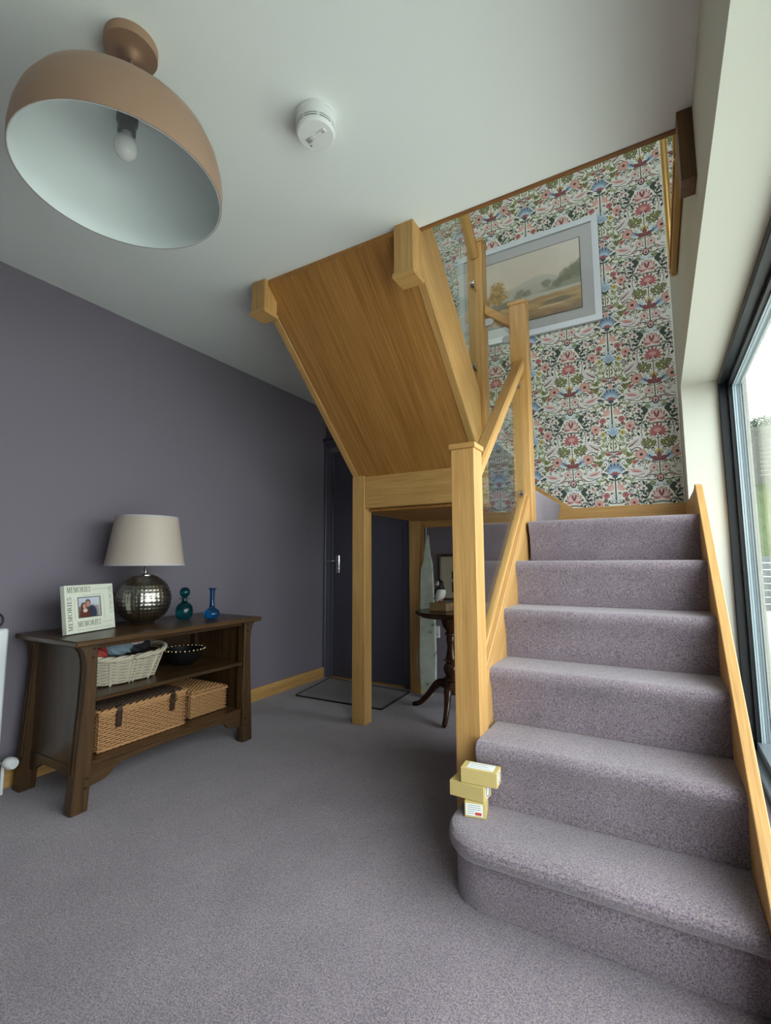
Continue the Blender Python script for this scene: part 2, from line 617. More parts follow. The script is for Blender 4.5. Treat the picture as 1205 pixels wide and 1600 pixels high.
link('architrave', architrave(DX0 - 0.044, DX0 + 0.012), 'plum_gloss', d)
link('architrave', architrave(DX1 + 0.066, DX1 - 0.012), 'plum_gloss', d)
link('head_moulding', bm_prism([(YF, DZ + 0.05), (YF - 0.024, DZ + 0.05), (YF - 0.028, DZ + 0.09), (YF - 0.045, DZ + 0.10), (YF - 0.045, DZ + 0.125), (YF, DZ + 0.125)], 'X', DX0 - 0.046, DX1 + 0.068), 'plum_gloss', d)
box('threshold', DX0, DX1, YF - 0.005, YF + 0.06, 0, 0.008, 'oak_x', d)
hp = box('handle_plate', -2.492, -2.452, YF + 0.025, YF + 0.035, 0.895, 1.055, 'chrome', d, 0.004)
hb = bm_tube([(-2.472, YF + 0.026, 1.005), (-2.472, YF - 0.025, 1.005), (-2.478, YF - 0.035, 1.005), (-2.50, YF - 0.038, 1.003), (-2.555, YF - 0.036, 1.003)], 0.008, 10)
link('lever', hb, 'chrome', hp, smooth=True)
link('keyhole_rose', bm_tube([(-2.472, YF + 0.026, 0.935), (-2.472, YF + 0.020, 0.935)], 0.013, 16), 'chrome', hp, smooth=True)

# ------------------------------------------------------------------ window in the right wall
w = tag(thing('window_1', (0.40, WIN_Y1, 0), None, None), kind='structure')
FX0, FX1 = 0.343, 0.450
JT = 0.030
box('jamb_frame', FX0, FX1, WIN_Y1 - JT, WIN_Y1, 0.0, WIN_H, 'anthracite', w, 0.003)
box('head_frame', FX0, FX1, WIN_Y0 + JT, WIN_Y1 - JT, WIN_H - 0.035, WIN_H, 'anthracite', w, 0.003)
box('bottom_track', FX0, FX1, WIN_Y0 + JT, WIN_Y1 - JT, 0.0, 0.035, 'rubber', w, 0.003)
box('jamb_frame', FX0, FX1, WIN_Y0, WIN_Y0 + JT, 0.0, WIN_H, 'anthracite', w, 0.003)
GX = 0.424
for y0, y1 in ((0.93, WIN_Y1 - JT), (WIN_Y0 + JT, 0.93)):
    zt, zb = WIN_H - 0.035, 0.035
    box('sash_stile', 0.383, 0.440, y1 - 0.022, y1, zb, zt, 'anthracite', w, 0.002)
    box('sash_stile', 0.383, 0.440, y0, y0 + 0.022, zb, zt, 'anthracite', w, 0.002)
    box('sash_rail', 0.383, 0.440, y0 + 0.022, y1 - 0.022, zt - 0.022, zt, 'anthracite', w, 0.002)
    box('sash_rail', 0.383, 0.440, y0 + 0.022, y1 - 0.022, zb, zb + 0.045, 'rubber', w, 0.002)
    for (ga, gb2, gm) in ((0.402, 0.409, 'gasket_light'), (0.411, 0.4195, 'gasket_light')):
        box('gasket', ga, gb2, y1 - 0.030, y1 - 0.022, zb + 0.045, zt - 0.022, gm, w)
        box('gasket', ga, gb2, y0 + 0.022, y1 - 0.030, zt - 0.030, zt - 0.022, gm, w)
    box('window_pane', GX - 0.003, GX + 0.003, y0 + 0.020, y1 - 0.020, zb + 0.04, zt - 0.02, 'pane', w)

# ------------------------------------------------------------------ staircase
ST = thing('staircase', (-0.2, 1.9, 0), 'oak staircase with heather carpet and glass balustrade rising through the ceiling', 'staircase')
G = 0.2132
YR = {1: 1.3995}
for k in range(2, 8):
    YR[k] = 1.599 + G * (k - 2)
SX0, SX1 = -0.572, 0.1640


def nosing(y, z, over=0.03):
    """profile of a carpeted step edge from the riser foot to the tread: list of (y, z)"""
    pts = [(y, z - RZ + 0.001), (y - 0.004, z - RZ * 0.6), (y - 0.012, z - 0.075), (y - over * 0.8, z - 0.05)]
    R_ = 0.026
    cy, cz = y - over + R_, z - R_
    for i in range(8):
        a = PI - (PI / 2) * i / 7 + 0.25 * (1 - i / 7)
        pts.append((cy + R_ * math.cos(a), cz + R_ * math.sin(a)))
    return pts


def step_x(name, k, x0, x1, back, mat='carpet'):
    y, z = YR[k], k * RZ
    prof = nosing(y, z) + [(back, z), (back, z - 0.045), (y + 0.03, z - 0.045), (y + 0.03, z - RZ + 0.001)]
    return link(name, bm_prism(prof, 'X', x0, x1), mat, ST, smooth=35)


# bottom step with a rounded end
def step1():
    bm = bmesh.new()
    y0, xl, rad = YR[1], -0.596, 0.11

    def ring(off, z):
        P = [(SX1 - 0.001, y0 - off)]
        for i in range(9):
            P.append((SX1 - (SX1 - (xl + rad)) * (i + 1) / 9.0, y0 - off))
        cx, cy = xl + rad, y0 + rad
        for i in range(1, 13):
            a = -PI / 2 - (PI / 2) * i / 12
            P.append((cx + (rad + off * 0.45) * math.cos(a), cy + (rad + off) * math.sin(a)))
        P += [(xl - off * 0.45, 1.58), (xl - off * 0.45, 1.6245), (SX1 - 0.001, 1.6245)]
        return [bm.verts.new((x, y, z)) for x, y in P]
    rows = [(0, 0.001), (0, 0.06), (0.001, 0.118), (-0.002, 0.128), (0.012, 0.134), (0.030, 0.143), (0.041, 0.157), (0.045, 0.172), (0.041, 0.186), (0.028, 0.195), (0.010, 0.1985), (-0.02, 0.1992)]
    R = [ring(*r) for r in rows]
    for A, B in zip(R[:-1], R[1:]):
        for i in range(len(A)):
            j = (i + 1) % len(A)
            bm.faces.new((A[i], A[j], B[j], B[i]))
    bm.faces.new(R[0])
    bm.faces.new(R[-1])
    return link('bullnose_step', bm, 'carpet', ST, smooth=30)


step1()
step_x('step', 2, -0.558, SX1, YR[3] + 0.028)
for k in (3, 4, 5):
    step_x('step', k, SX0, SX1, YR[k + 1] + 0.028)
# quarter landing (step 6)
y6, z6 = YR[6], 6 * RZ
prof = nosing(y6, z6) + [(YF - 0.02, z6), (YF - 0.02, z6 - 0.2), (y6 + 0.03, z6 - 0.2), (y6 + 0.03, z6 - RZ + 0.001)]
link('landing', bm_prism(prof, 'X', -0.556, SX1), 'carpet', ST, smooth=35)


def side_step(name, x, z, back, y0, y1, depth=0.05):
    """step climbing toward -X"""
    pr = [(-(a) + 2 * 0, b) for a, b in nosing(-x, z, 0.022)]
    prof = pr + [(back, z), (back, z - depth), (x - 0.03, z - depth), (x - 0.03, z - RZ + 0.001)]
    return link(name, bm_prism(prof, 'Y', y0, y1), 'carpet', ST, smooth=35)


side_step('step', RISE7 + 0.015, 7 * RZ, -0.86, 2.63, YF - 0.02, 0.09)
side_step('step', -0.82, 8 * RZ, -1.655, 2.56, YF - 0.02, 0.2)
# upper flight climbing back toward the camera
YR2 = {9: 2.545}
for k in range(10, 14):
    YR2[k] = 2.545 - G * (k - 9)
for k in range(9, 13):
    y, z = YR2[k], k * RZ
    pr = [(2 * y - a, b) for a, b in nosing(y, z)]
    prof = pr + [(YR2[k + 1] + 0.004, z), (YR2[k + 1] + 0.004, z - 0.025), (y - 0.02, z - 0.025), (y - 0.02, z - RZ + 0.001)]
    link('step', bm_prism(prof, 'X', -1.655, -0.866), 'carpet', ST, smooth=35)


# strings
def nose1(y):
    return 2 * RZ + (RZ / G) * (y - 1.569)


ya, yb = 1.70, 2.56
link('string_board', bm_prism([(ya, nose1(ya) + 0.035), (yb, nose1(yb) + 0.035), (yb, nose1(yb) - 0.27), (ya, max(0.02, nose1(ya) - 0.27))], 'X', -0.617, SX0 - 0.0005, 0.002), 'oak_s1', ST)
ya, yb = 1.2, 2.5
SR = lambda y: 0.845 + 0.905 * (y - 2.0)
link('string_board', bm_prism([(1.255, 0.002), (1.255, SR(1.255)), (2.50, SR(2.50)), (2.535, SR(2.535)), (2.595, 1.345), (2.595, 6 * RZ - 0.19), (2.5, nose1(2.5) - 0.27), (1.75, 0.14), (1.6, 0.002)], 'X', SX1 + 0.0005, 0.194, 0.002), 'oak_s1', ST)
# glass channel on the lower string
link('base_rail', bm_prism([(1.716, nose1(1.716) + 0.0355), (2.534, nose1(2.534) + 0.0355), (2.534, nose1(2.534) + 0.055), (1.716, nose1(1.716) + 0.055)], 'X', -0.619, -0.590, 0.002), 'oak_s1', ST)

S2 = RZ / G
SB = lambda y: 2.218 - S2 * (y - 1.819)     # bottom edge of the upper flight
STOP = lambda y: SB(y) + 0.40               # top edge of the string
for (x0, x1) in ((-0.866, -0.826), (-1.695, -1.655)):
    link('string_board', bm_prism([(1.7245, SB(1.7245)), (2.545, SB(2.545)), (2.545, STOP(2.545)), (1.7245, STOP(1.7245))], 'X', x0, x1, 0.002), 'oak_s2', ST)
# veneered underside of the upper flight
soff = link('soffit_panel', bm_prism([(1.656, SB(1.656) + 0.004), (2.552, SB(2.552) + 0.004), (2.552, SB(2.552) + 0.018), (1.70, SB(1.70) + 0.03), (1.656, H + 0.02)], 'X', -1.655, -0.866), 'veneer', ST)
# platform under the turn
box('beam', -1.6088, -0.8905, 2.552, 2.600, 1.335, 1.60, 'oak_x', ST, 0.003)
box('landing_soffit', -1.655, -0.60, 2.602, YF - 0.002, 1.318, 1.333, 'veneer', ST)
box('rear_beam', -1.608, -0.60, YF - 0.045, YF - 0.003, 1.262, 1.317, 'oak_x', ST, 0.002)
box('landing_fascia', -1.695, -1.6565, 2.632, YF - 0.095, 1.318, 1.76, 'oak_y', ST, 0.002)
link('turn_string', bm_prism([(-0.799, 1.31), (-0.6495, 1.20), (-0.6495, 1.56), (-0.799, 1.70)], 'Y', 2.565, 2.600, 0.002), 'plum_gloss', ST)
# panel closing the cupboard below the lower flight
link('spandrel', bm_prism([(1.716, 0.001), (2.60, 0.001), (2.60, nose1(2.56) - 0.272), (1.90, nose1(1.90) - 0.275), (1.716, 0.275)], 'X', -0.612, -0.594), 'plum_gloss', ST)


def newel(x0, y0, z0, z1, cap_top=True, cap_bottom=False, size=0.0896, label=None):
    o = box('newel_post', x0, x0 + size, y0, y0 + size, z0, z1, 'oak_z', ST, 0.002, label=label)
    c = (x0 + size / 2, y0 + size / 2)

    def capbm(za, zb, zc):
        bm = bmesh.new()
        h1, h2 = size / 2 + 0.006, size / 2 + 0.0005
        bmb = bm_box(c[0] - h1, c[0] + h1, c[1] - h1, c[1] + h1, min(za, zb), max(za, zb), 0.002)
        merge(bm, bmb)
        return bm
    if cap_top:
        link('cap', capbm(z1 + 0.0003, z1 + 0.020, z1 + 0.03), 'oak_x', o)
    if cap_bottom:
        link('cap', capbm(z0 - 0.020, z0 - 0.0003, z0 - 0.03), 'oak_x', o)
    return o


NX = -0.6487
newel(NX, 1.6257, 0.0, 1.407)                       # foot of the stairs
newel(NX, 2.535, 1.0, 2.415)                        # head of the lower flight
newel(-0.8895, 2.545, 1.315, 2.870, True, True)     # foot of the upper flight
newel(-1.6990, 2.5415, 0.0, 1.545, False)           # support below the turn
newel(-1.6990, YF - 0.0900, 0.0, 1.316, False)      # support at the far wall
newel(-0.8895, 1.6340, 2.185, 3.55, True, True)     # hanging newels at the opening
newel(-1.7080, 1.6340, 2.245, 2.399, False, True)
box('newel_post', 0.128, XR - 0.0005, 1.6340, 1.7230, 2.165, 3.55, 'backlit_oak_z', ST, 0.002)  # right hanging newel, wood darkened to stand for its backlit side


# handrails
def rail(name, p0, p1, wd, ht, axis_pts):
    pass


def slope_rail(x0, x1, ya, za, yb, zb, ht, mat):
    """za/zb: underside heights"""
    prof = [(ya, za), (yb, zb), (yb, zb + ht), (ya, za + ht)]
    return link('handrail', bm_prism(prof, 'X', x0, x1, 0.008), mat, ST)


slope_rail(-0.634, -0.574, 1.7158, 1.335 - 0.062, 2.5345, 2.090 - 0.062, 0.062, 'oak_s1')
slope_rail(-0.874, -0.818, 1.7242, 2.765 + 0.934 * (2.5445 - 1.7242), 2.5445, 2.765, 0.058, 'oak_s2')
link('handrail', bm_prism([(-0.7995, 2.425), (-0.6493, 2.305), (-0.6493, 2.365), (-0.7995, 2.488)], 'Y', 2.563, 2.607, 0.006), 'oak_x', ST)
# glass
g1 = link('glass_panel', bm_prism([(1.7175, nose1(1.7175) + 0.058), (2.5325, nose1(2.5325) + 0.058), (2.5325, 2.022), (1.7175, 1.268)], 'X', -0.608, -0.600), 'glass', ST)
g2 = link('glass_panel', bm_prism([(1.726, STOP(1.726) + 0.01), (2.543, STOP(2.543) + 0.01), (2.543, 2.762), (1.726, 2.762 + 0.934 * (2.543 - 1.726))], 'X', -0.850, -0.842), 'glass', ST)
g3 = link('glass_panel', bm_prism([(-0.785, 1.76), (-0.662, 1.62), (-0.662, 2.28), (-0.785, 2.40)], 'Y', 2.580, 2.588), 'glass', ST)


def clip_x(x, y, z, g, sgn):
    bm = bmesh.new()
    for s in (-1, 1):
        merge(bm, bm_tube([(x + s * 0.004, y, z), (x + s * 0.012, y, z)], 0.024, 22))
    return link('glass_clip', bm, 'chrome', g, smooth=35)


for (y, z) in ((2.512, 1.95), (2.512, 1.345), (1.739, 1.18), (1.739, 0.67)):
    clip_x(-0.604, y, z, g1, 1)
for (y, z) in ((2.522, 2.60), (2.522, 2.10)):
    clip_x(-0.846, y, z, g2, 1)
for (x, s, z) in ((-0.798, 1, 2.375), (-0.651, -1, 2.245)):
    prof = [(x, z - 0.021)] + [(x + s * (0.03 + 0.021 * math.cos(a)), z + 0.021 * math.sin(a)) for a in [(-PI / 2) + PI * i / 10 for i in range(11)]] + [(x, z + 0.021)]
    link('glass_clip', bm_prism(prof, 'Y', 2.572, 2.5795), 'steel', g3)

# ------------------------------------------------------------------ wallpaper
PAL = [
    ('bg', srgb(222, 222, 212)), ('dgreen', srgb(64, 74, 66)), ('olive', srgb(106, 110, 62)), ('pale_green', srgb(150, 158, 120)),
    ('rose', srgb(178, 106, 108)), ('maroon', srgb(130, 72, 76)), ('blush', srgb(216, 188, 182)), ('salmon', srgb(206, 156, 144)),
    ('blue', srgb(130, 152, 178)), ('sky', srgb(176, 198, 212)), ('yellow', srgb(200, 178, 96)), ('slate', srgb(72, 84, 96)),
    ('brown', srgb(124, 98, 88)), ('lilac', srgb(214, 206, 206)), ('black', srgb(66, 60, 60))]
CI = {n: i for i, (n, c) in enumerate(PAL)}
pmats = [plain('wallpaper ' + n, c, 0.8) for n, c in PAL]
TW, TH = 0.518, 0.508
WK = 1.24          # overall size of the printed motifs


def ell(cx, cy, rx, ry, col, rot=0, n=10, lay=2):
    rx, ry = rx * WK, ry * WK
    return [([(cx + rx * math.cos(a) * math.cos(rot) - ry * math.sin(a) * math.sin(rot), cy + rx * math.cos(a) * math.sin(rot) + ry * math.sin(a) * math.cos(rot)) for a in [2 * PI * i / n for i in range(n)]], CI[col], lay)]


def petal(cx, cy, ln, wd, ang, col, lay=2, tip=0.65):
    ln, wd = ln * WK, wd * WK * 1.06
    P = [(0, 0), (0.25, 0.36), (tip, 0.5), (0.87, 0.27), (1, 0), (0.87, -0.27), (tip, -0.5), (0.25, -0.36)]
    c, s = math.cos(ang), math.sin(ang)
    return [([(cx + (u * ln) * c - (v * wd) * s, cy + (u * ln) * s + (v * wd) * c) for u, v in P], CI[col], lay)]


def leaf(cx, cy, ln, wd, ang, col, lay=2, vein=None):
    out = petal(cx, cy, ln, wd, ang, col, lay, 0.45)
    if vein:
        out += petal(cx, cy, ln * 0.85, wd * 0.16, ang, vein, lay + 1, 0.3)
    return out


def lobed(cx, cy, ln, wd, ang, col, lay=2, vein=None):
    out = []
    for t, w_, da in ((0.15, 0.55, 0.95), (0.15, 0.55, -0.95), (0.45, 0.5, 0.6), (0.45, 0.5, -0.6), (0.3, 0.7, 0)):
        bx, by = cx + math.cos(ang) * ln * t * 0.6, cy + math.sin(ang) * ln * t * 0.6
        out += petal(bx, by, ln * (0.62 if da else 0.8), wd * 0.5 * w_, ang + da, col, lay)
    if vein:
        out += petal(cx, cy, ln * 0.8, wd * 0.10, ang, vein, lay + 1, 0.3)
    return out


def ribbon(pts, wd, col, lay=1, per=5, taper=True):
    wd *= 1.25
    P = catmull([(a, b, 0) for a, b in pts], per)
    out = []
    L_, R_ = [], []
    for i, p in enumerate(P):
        t = (P[min(i + 1, len(P) - 1)] - P[max(i - 1, 0)])
        if t.length < 1e-9:
            t = Vector((1, 0, 0))
        t.normalize()
        k = wd * 0.5 * ((1.0 - 0.6 * i / len(P)) if taper else 1)
        L_.append((p.x - t.y * k, p.y + t.x * k))
        R_.append((p.x + t.y * k, p.y - t.x * k))
    for i in range(len(P) - 1):
        out.append(([L_[i], L_[i + 1], R_[i + 1], R_[i]], CI[col], lay))
    return out


def spiral(cx, cy, r, a0, turns, wd, col, lay=1):
    n = int(7 * abs(turns)) + 3
    pts = []
    for i in range(n + 1):
        t = i / n
        a = a0 + turns * 2 * PI * t
        q = r * (1 - 0.85 * t)
        pts.append((cx + q * math.cos(a), cy + q * math.sin(a)))
    return ribbon(pts, wd, col, lay, 2)


def daisy(cx, cy, r, col, mid, n=8, lay=3, edge=None):
    out = []
    for i in range(n):
        a = 2 * PI * i / n + 0.3
        if edge:
            out += petal(cx, cy, r * 1.1, r * 0.8, a, edge, lay - 1)
        out += petal(cx, cy, r, r * 0.62, a, col, lay)
    out += ell(cx, cy, r * 0.3, r * 0.3, mid, 0, 8, lay + 1)
    return out


def mirror(L):
    return [([(-x, y) for x, y in p][::-1], c, l) for p, c, l in L]


def shift(L, dx, dy=0):
    return [([(x + dx, y + dy) for x, y in p], c, l) for p, c, l in L]


def filler(done):
    """small scrolls, buds and leaves grown into the gaps of the right-hand half"""
    CW = 0.0035
    nx_, nz_ = int(TW / CW), int(TH / CW)
    occ = [[False] * nz_ for _ in range(nx_)]

    def mark(x, z, r):
        n = int(r / CW) + 1
        i0, j0 = int(x / CW), int(z / CW)
        for di in range(-n, n + 1):
            for dj in range(-n, n + 1):
                if (di * CW) ** 2 + (dj * CW) ** 2 <= r * r + 1e-9:
                    occ[(i0 + di) % nx_][(j0 + dj) % nz_] = True
    for pts, ci, lay in done:
        xs, zs = [p[0] for p in pts], [p[1] for p in pts]
        a, b, c, d = min(xs), max(xs), min(zs), max(zs)
        x = a
        while x <= b:
            z = c
            while z <= d:
                ins = False
                m = len(pts)
                for k in range(m):
                    (x1, z1), (x2, z2) = pts[k], pts[(k + 1) % m]
                    if (z1 > z) != (z2 > z) and x < (x2 - x1) * (z - z1) / (z2 - z1) + x1:
                        ins = not ins
                if ins:
                    occ[int(x / CW) % nx_][int(z / CW) % nz_] = True
                z += CW * 0.8
            x += CW * 0.8
        cx_, cz_ = sum(xs) / len(xs), sum(zs) / len(zs)
        occ[int(cx_ / CW) % nx_][int(cz_ / CW) % nz_] = True
    out = []
    rnd = random.Random(11)
    for r in (0.0165, 0.0125, 0.0095, 0.0075):
        n = int(r / CW)
        for _ in range(2600):
            x, z = rnd.uniform(0.004, TW / 2 - 0.004), -rnd.uniform(0, TH)
            i0, j0 = int(x / CW), int(z / CW)
            ok = True
            for di in range(-n, n + 1):
                for dj in range(-n, n + 1):
                    if di * di + dj * dj <= n * n and occ[(i0 + di) % nx_][(j0 + dj) % nz_]:
                        ok = False
                        break
                if not ok:
                    break
            if not ok:
                continue
            a = rnd.uniform(0, 2 * PI)
            col = rnd.choice(['dgreen', 'dgreen', 'slate', 'black', 'olive'])
            if r > 0.009:
                out += spiral(x, z, r * 0.85, a, rnd.choice((-1.2, 1.2, 0.9)), 0.0042, col, 1)
                out += leaf(x + r * 0.6 * math.cos(a), z + r * 0.6 * math.sin(a), r * 0.95, r * 0.55, a + rnd.uniform(0.8, 2.2), rnd.choice([col, 'olive', 'dgreen']), 2)
                if rnd.random() < 0.6:
                    out += ell(x, z, r * 0.26, r * 0.26, rnd.choice(['maroon', 'rose', 'brown', 'black']), 0, 7, 3)
            else:
                k = rnd.random()
                if k < 0.6:
                    out += leaf(x - r * 0.8 * math.cos(a), z - r * 0.8 * math.sin(a), r * 1.9, r * 0.75, a, col, 2)
                elif k < 0.8:
                    out += ell(x, z, r * 0.5, r * 0.5, rnd.choice(['maroon', 'slate', 'olive', 'rose']), 0, 7, 2)
                else:
                    out += ribbon([(x - r * math.cos(a), z - r * math.sin(a)), (x - r * 0.3 * math.sin(a), z + r * 0.3 * math.cos(a)), (x + r * math.cos(a), z + r * math.sin(a))], 0.003, col, 1, 3)
            mark(x, z, r * 0.95)
            mark(TW - x, z, r * 0.95)
    return out


def tile():
    A = []      # centred on the lotus column, drawn once
    B = []      # centred on the thistle column (x relative), drawn once
    S = []      # right-hand half, mirrored
    # lotus column: red flower
    for i in range(9):
        a = PI / 2 + (i - 4) * 0.40
        A += petal(0, -0.018, 0.050 + 0.006 * math.cos((i - 4) * 0.9), 0.0125, a, 'maroon', 3)
        A += petal(0, -0.016, 0.044, 0.0095, a, 'rose', 4)
    for i in range(5):
        a = PI / 2 + (i - 2) * 0.36
        A += petal(0, -0.018, 0.028, 0.009, a, 'salmon', 5)
    for s in (-1, 1):
        A += petal(0, -0.014, 0.036, 0.012, -PI / 2 + s * 1.05, 'rose', 3)
        A += petal(0, -0.012, 0.030, 0.008, -PI / 2 + s * 0.6, 'maroon', 3)
    A += ribbon([(0, -0.03), (0, -0.06), (0, -0.16)], 0.004, 'dgreen', 1, taper=False)
    # yellow flower and tulip
    A += daisy(0, -0.137, 0.014, 'yellow', 'brown', 6)
    for s in (-1, 0, 1):
        A += petal(0, -0.200, 0.050 if s == 0 else 0.042, 0.022, PI / 2 + s * 0.95, 'maroon', 4)
    A += petal(0, -0.197, 0.036, 0.010, PI / 2, 'brown', 5)
    A += petal(0, -0.199, 0.034, 0.014, 0.25, 'slate', 3) + petal(0, -0.199, 0.034, 0.014, PI - 0.25, 'slate', 3)
    A += ribbon([(0, -0.2), (0, -0.25), (0, -0.33)], 0.005, 'dgreen', 1, taper=False)
    # knot
    A += ell(0, -0.312, 0.017, 0.021, 'dgreen', 0, 12, 3) + ell(0, -0.310, 0.011, 0.014, 'blush', 0, 10, 4)
    A += ell(0, -0.313, 0.006, 0.008, 'maroon', 0, 8, 5)
    for s in (-1, 1):
        A += ell(s * 0.014, -0.295, 0.007, 0.006, 'rose', 0, 8, 5)
        A += petal(0, -0.345, 0.055, 0.008, PI / 2 - s * 1.35, 'sky', 3)
        A += petal(0, -0.352, 0.045, 0.007, PI / 2 - s * 1.75, 'blue', 3)
    # lotus
    for i in range(7):
        a = PI / 2 + (i - 3) * 0.42
        l_ = 0.056 - 0.002 * abs(i - 3)
        A += petal(0, -0.434, l_, 0.0185, a, 'maroon', 3)
        A += petal(0, -0.432, l_ * 0.90, 0.0125, a, 'blush', 4)
    for i in (2.3, 3.7):
        A += petal(0, -0.431, 0.042, 0.010, PI / 2 + (i - 3) * 0.42, 'maroon', 5)
    for s in (-1, 1):
        A += petal(0, -0.434, 0.042, 0.010, PI / 2 - s * 1.75, 'rose', 4)
        A += petal(0, -0.438, 0.030, 0.008, PI / 2 - s * 2.0, 'blush', 4)
    # sides of the lotus column
    S += ribbon([(0, -0.055), (0.022, -0.048), (0.050, -0.062), (0.08, -0.055)], 0.004, 'dgreen')
    for (lx, lz, ln, wd_, an) in ((0.016, -0.060, 0.040, 0.024, -1.15), (0.034, -0.052, 0.036, 0.022, -0.75), (0.052, -0.056, 0.036, 0.022, -1.2), (0.066, -0.050, 0.036, 0.020, -0.45), (0.060, -0.062, 0.034, 0.020, -0.95), (0.040, -0.090, 0.030, 0.016, -0.9)):
        S += leaf(lx, lz, ln, wd_, an, 'olive', 2, 'pale_green')
        for q in (0.3, 0.5, 0.7):
            for sg in (-1, 1):
                bx_, bz_ = lx + math.cos(an) * ln * q * WK, lz + math.sin(an) * ln * q * WK
                S += leaf(bx_, bz_, wd_ * 0.62, wd_ * 0.30, an + sg * 0.95, 'olive', 2)
    S += ribbon([(0.0, -0.20), (0.03, -0.185), (0.050, -0.155), (0.062, -0.13)], 0.004, 'slate')
    for da in (-0.5, 0, 0.5):
        S += petal(0.036, -0.185, 0.044, 0.015, 0.75 + da, 'sky' if da else 'blue', 3)
    S += petal(0.036, -0.185, 0.030, 0.008, 0.9, 'slate', 4)
    S += daisy(0.034, -0.243, 0.020, 'blush', 'maroon', 7, 3, 'brown')
    S += ribbon([(0.0, -0.285), (0.03, -0.278), (0.036, -0.262)], 0.003, 'dgreen')
    S += ribbon([(0.01, -0.30), (0.05, -0.285), (0.10, -0.300), (0.16, -0.285)], 0.006, 'dgreen')
    S += ribbon([(0.01, -0.315), (0.06, -0.322), (0.11, -0.312), (0.17, -0.318)], 0.005, 'dgreen')
    S += spiral(0.066, -0.286, 0.017, 0, -1.3, 0.0035, 'maroon', 2)
    S += ell(0.066, -0.286, 0.004, 0.004, 'rose', 0, 6, 4)
    S += ell(0.045, -0.34, 0.014, 0.012, 'olive', 0.3, 8, 3) + ell(0.046, -0.337, 0.008, 0.007, 'pale_green', 0.3, 8, 4)
    S += ell(0.072, -0.355, 0.013, 0.010, 'dgreen', -0.3, 8, 3)
    S += leaf(0.048, -0.385, 0.036, 0.026, 0.9, 'dgreen', 3)
    S += leaf(0.052, -0.385, 0.030, 0.022, -0.2, 'dgreen', 3)
    S += ribbon([(0.06, -0.380), (0.075, -0.42), (0.085, -0.445), (0.060, -0.468), (0.0, -0.462)], 0.006, 'dgreen')
    for (x, y, a) in ((0.076, -0.41, 0.3), (0.08, -0.43, 0.0), (0.086, -0.445, -0.7), (0.07, -0.455, -1.9), (0.082, -0.42, 1.0), (0.062, -0.43, 2.6)):
        S += leaf(x, y, 0.026, 0.012, a, 'dgreen', 3)
    S += ribbon([(0.0, 0.050), (0.05, 0.043), (0.075, 0.02), (0.07, -0.01)], 0.004, 'dgreen')
    S += ribbon([(0.075, 0.02), (0.10, 0.04), (0.13, 0.04), (0.15, 0.02)], 0.003, 'dgreen')
    for i in range(9):
        S += ell(0.088 + 0.004 * math.sin(i), 0.02 - 0.014 * i, 0.0035, 0.0045, 'slate', 0, 6, 2)
    # middle band: small scrolls, daisies, birds
    S += daisy(0.100, -0.150, 0.027, 'salmon', 'black', 9, 3, 'brown')
    S += spiral(0.118, -0.135, 0.042, 0.2, 0.8, 0.0055, 'dgreen', 1)
    S += leaf(0.086, -0.118, 0.030, 0.014, 2.2, 'brown', 3) + leaf(0.125, -0.165, 0.030, 0.013, -0.4, 'olive', 3)
    S += daisy(0.140, -0.195, 0.014, 'rose', 'maroon', 6)
    S += lobed(0.150, -0.195, 0.040, 0.034, 0.35, 'olive', 2, 'brown')
    S += lobed(0.175, -0.122, 0.042, 0.034, 0.2, 'pale_green', 2, 'olive')
    S += lobed(0.160, -0.130, 0.034, 0.030, -0.8, 'olive', 2)
    # bird with folded pink wing
    S += ell(0.128, -0.258, 0.042, 0.019, 'lilac', 0.22, 14, 3) + petal(0.098, -0.262, 0.062, 0.013, 0.25, 'salmon', 4)
    S += petal(0.088, -0.262, 0.034, 0.008, 2.7, 'lilac', 3) + petal(0.102, -0.266, 0.05, 0.006, 0.2, 'rose', 5)
    S += ell(0.166, -0.243, 0.011, 0.010, 'lilac', 0, 10, 3) + ell(0.168, -0.241, 0.0022, 0.0022, 'black', 0, 6, 5)
    S += petal(0.175, -0.242, 0.010, 0.004, 0.2, 'brown', 4)
    S += ribbon([(0.088, -0.275), (0.13, -0.287), (0.175, -0.275), (0.19, -0.255)], 0.0035, 'slate', 4)
    S += spiral(0.092, -0.222, 0.015, 1.2, 1.2, 0.003, 'black', 2)
    # upper bird with striped wing
    S += ell(0.128, -0.068, 0.036, 0.019, 'lilac', -0.55, 14, 3) + petal(0.108, -0.045, 0.07, 0.013, -0.68, 'brown', 4)
    S += petal(0.11, -0.045, 0.055, 0.004, -0.62, 'lilac', 5)
    S += ell(0.097, -0.040, 0.011, 0.010, 'lilac', 0, 10, 3) + ell(0.094, -0.038, 0.002, 0.002, 'black', 0, 6, 5)
    S += ribbon([(0.09, -0.075), (0.115, -0.09), (0.13, -0.085)], 0.003, 'brown', 4)
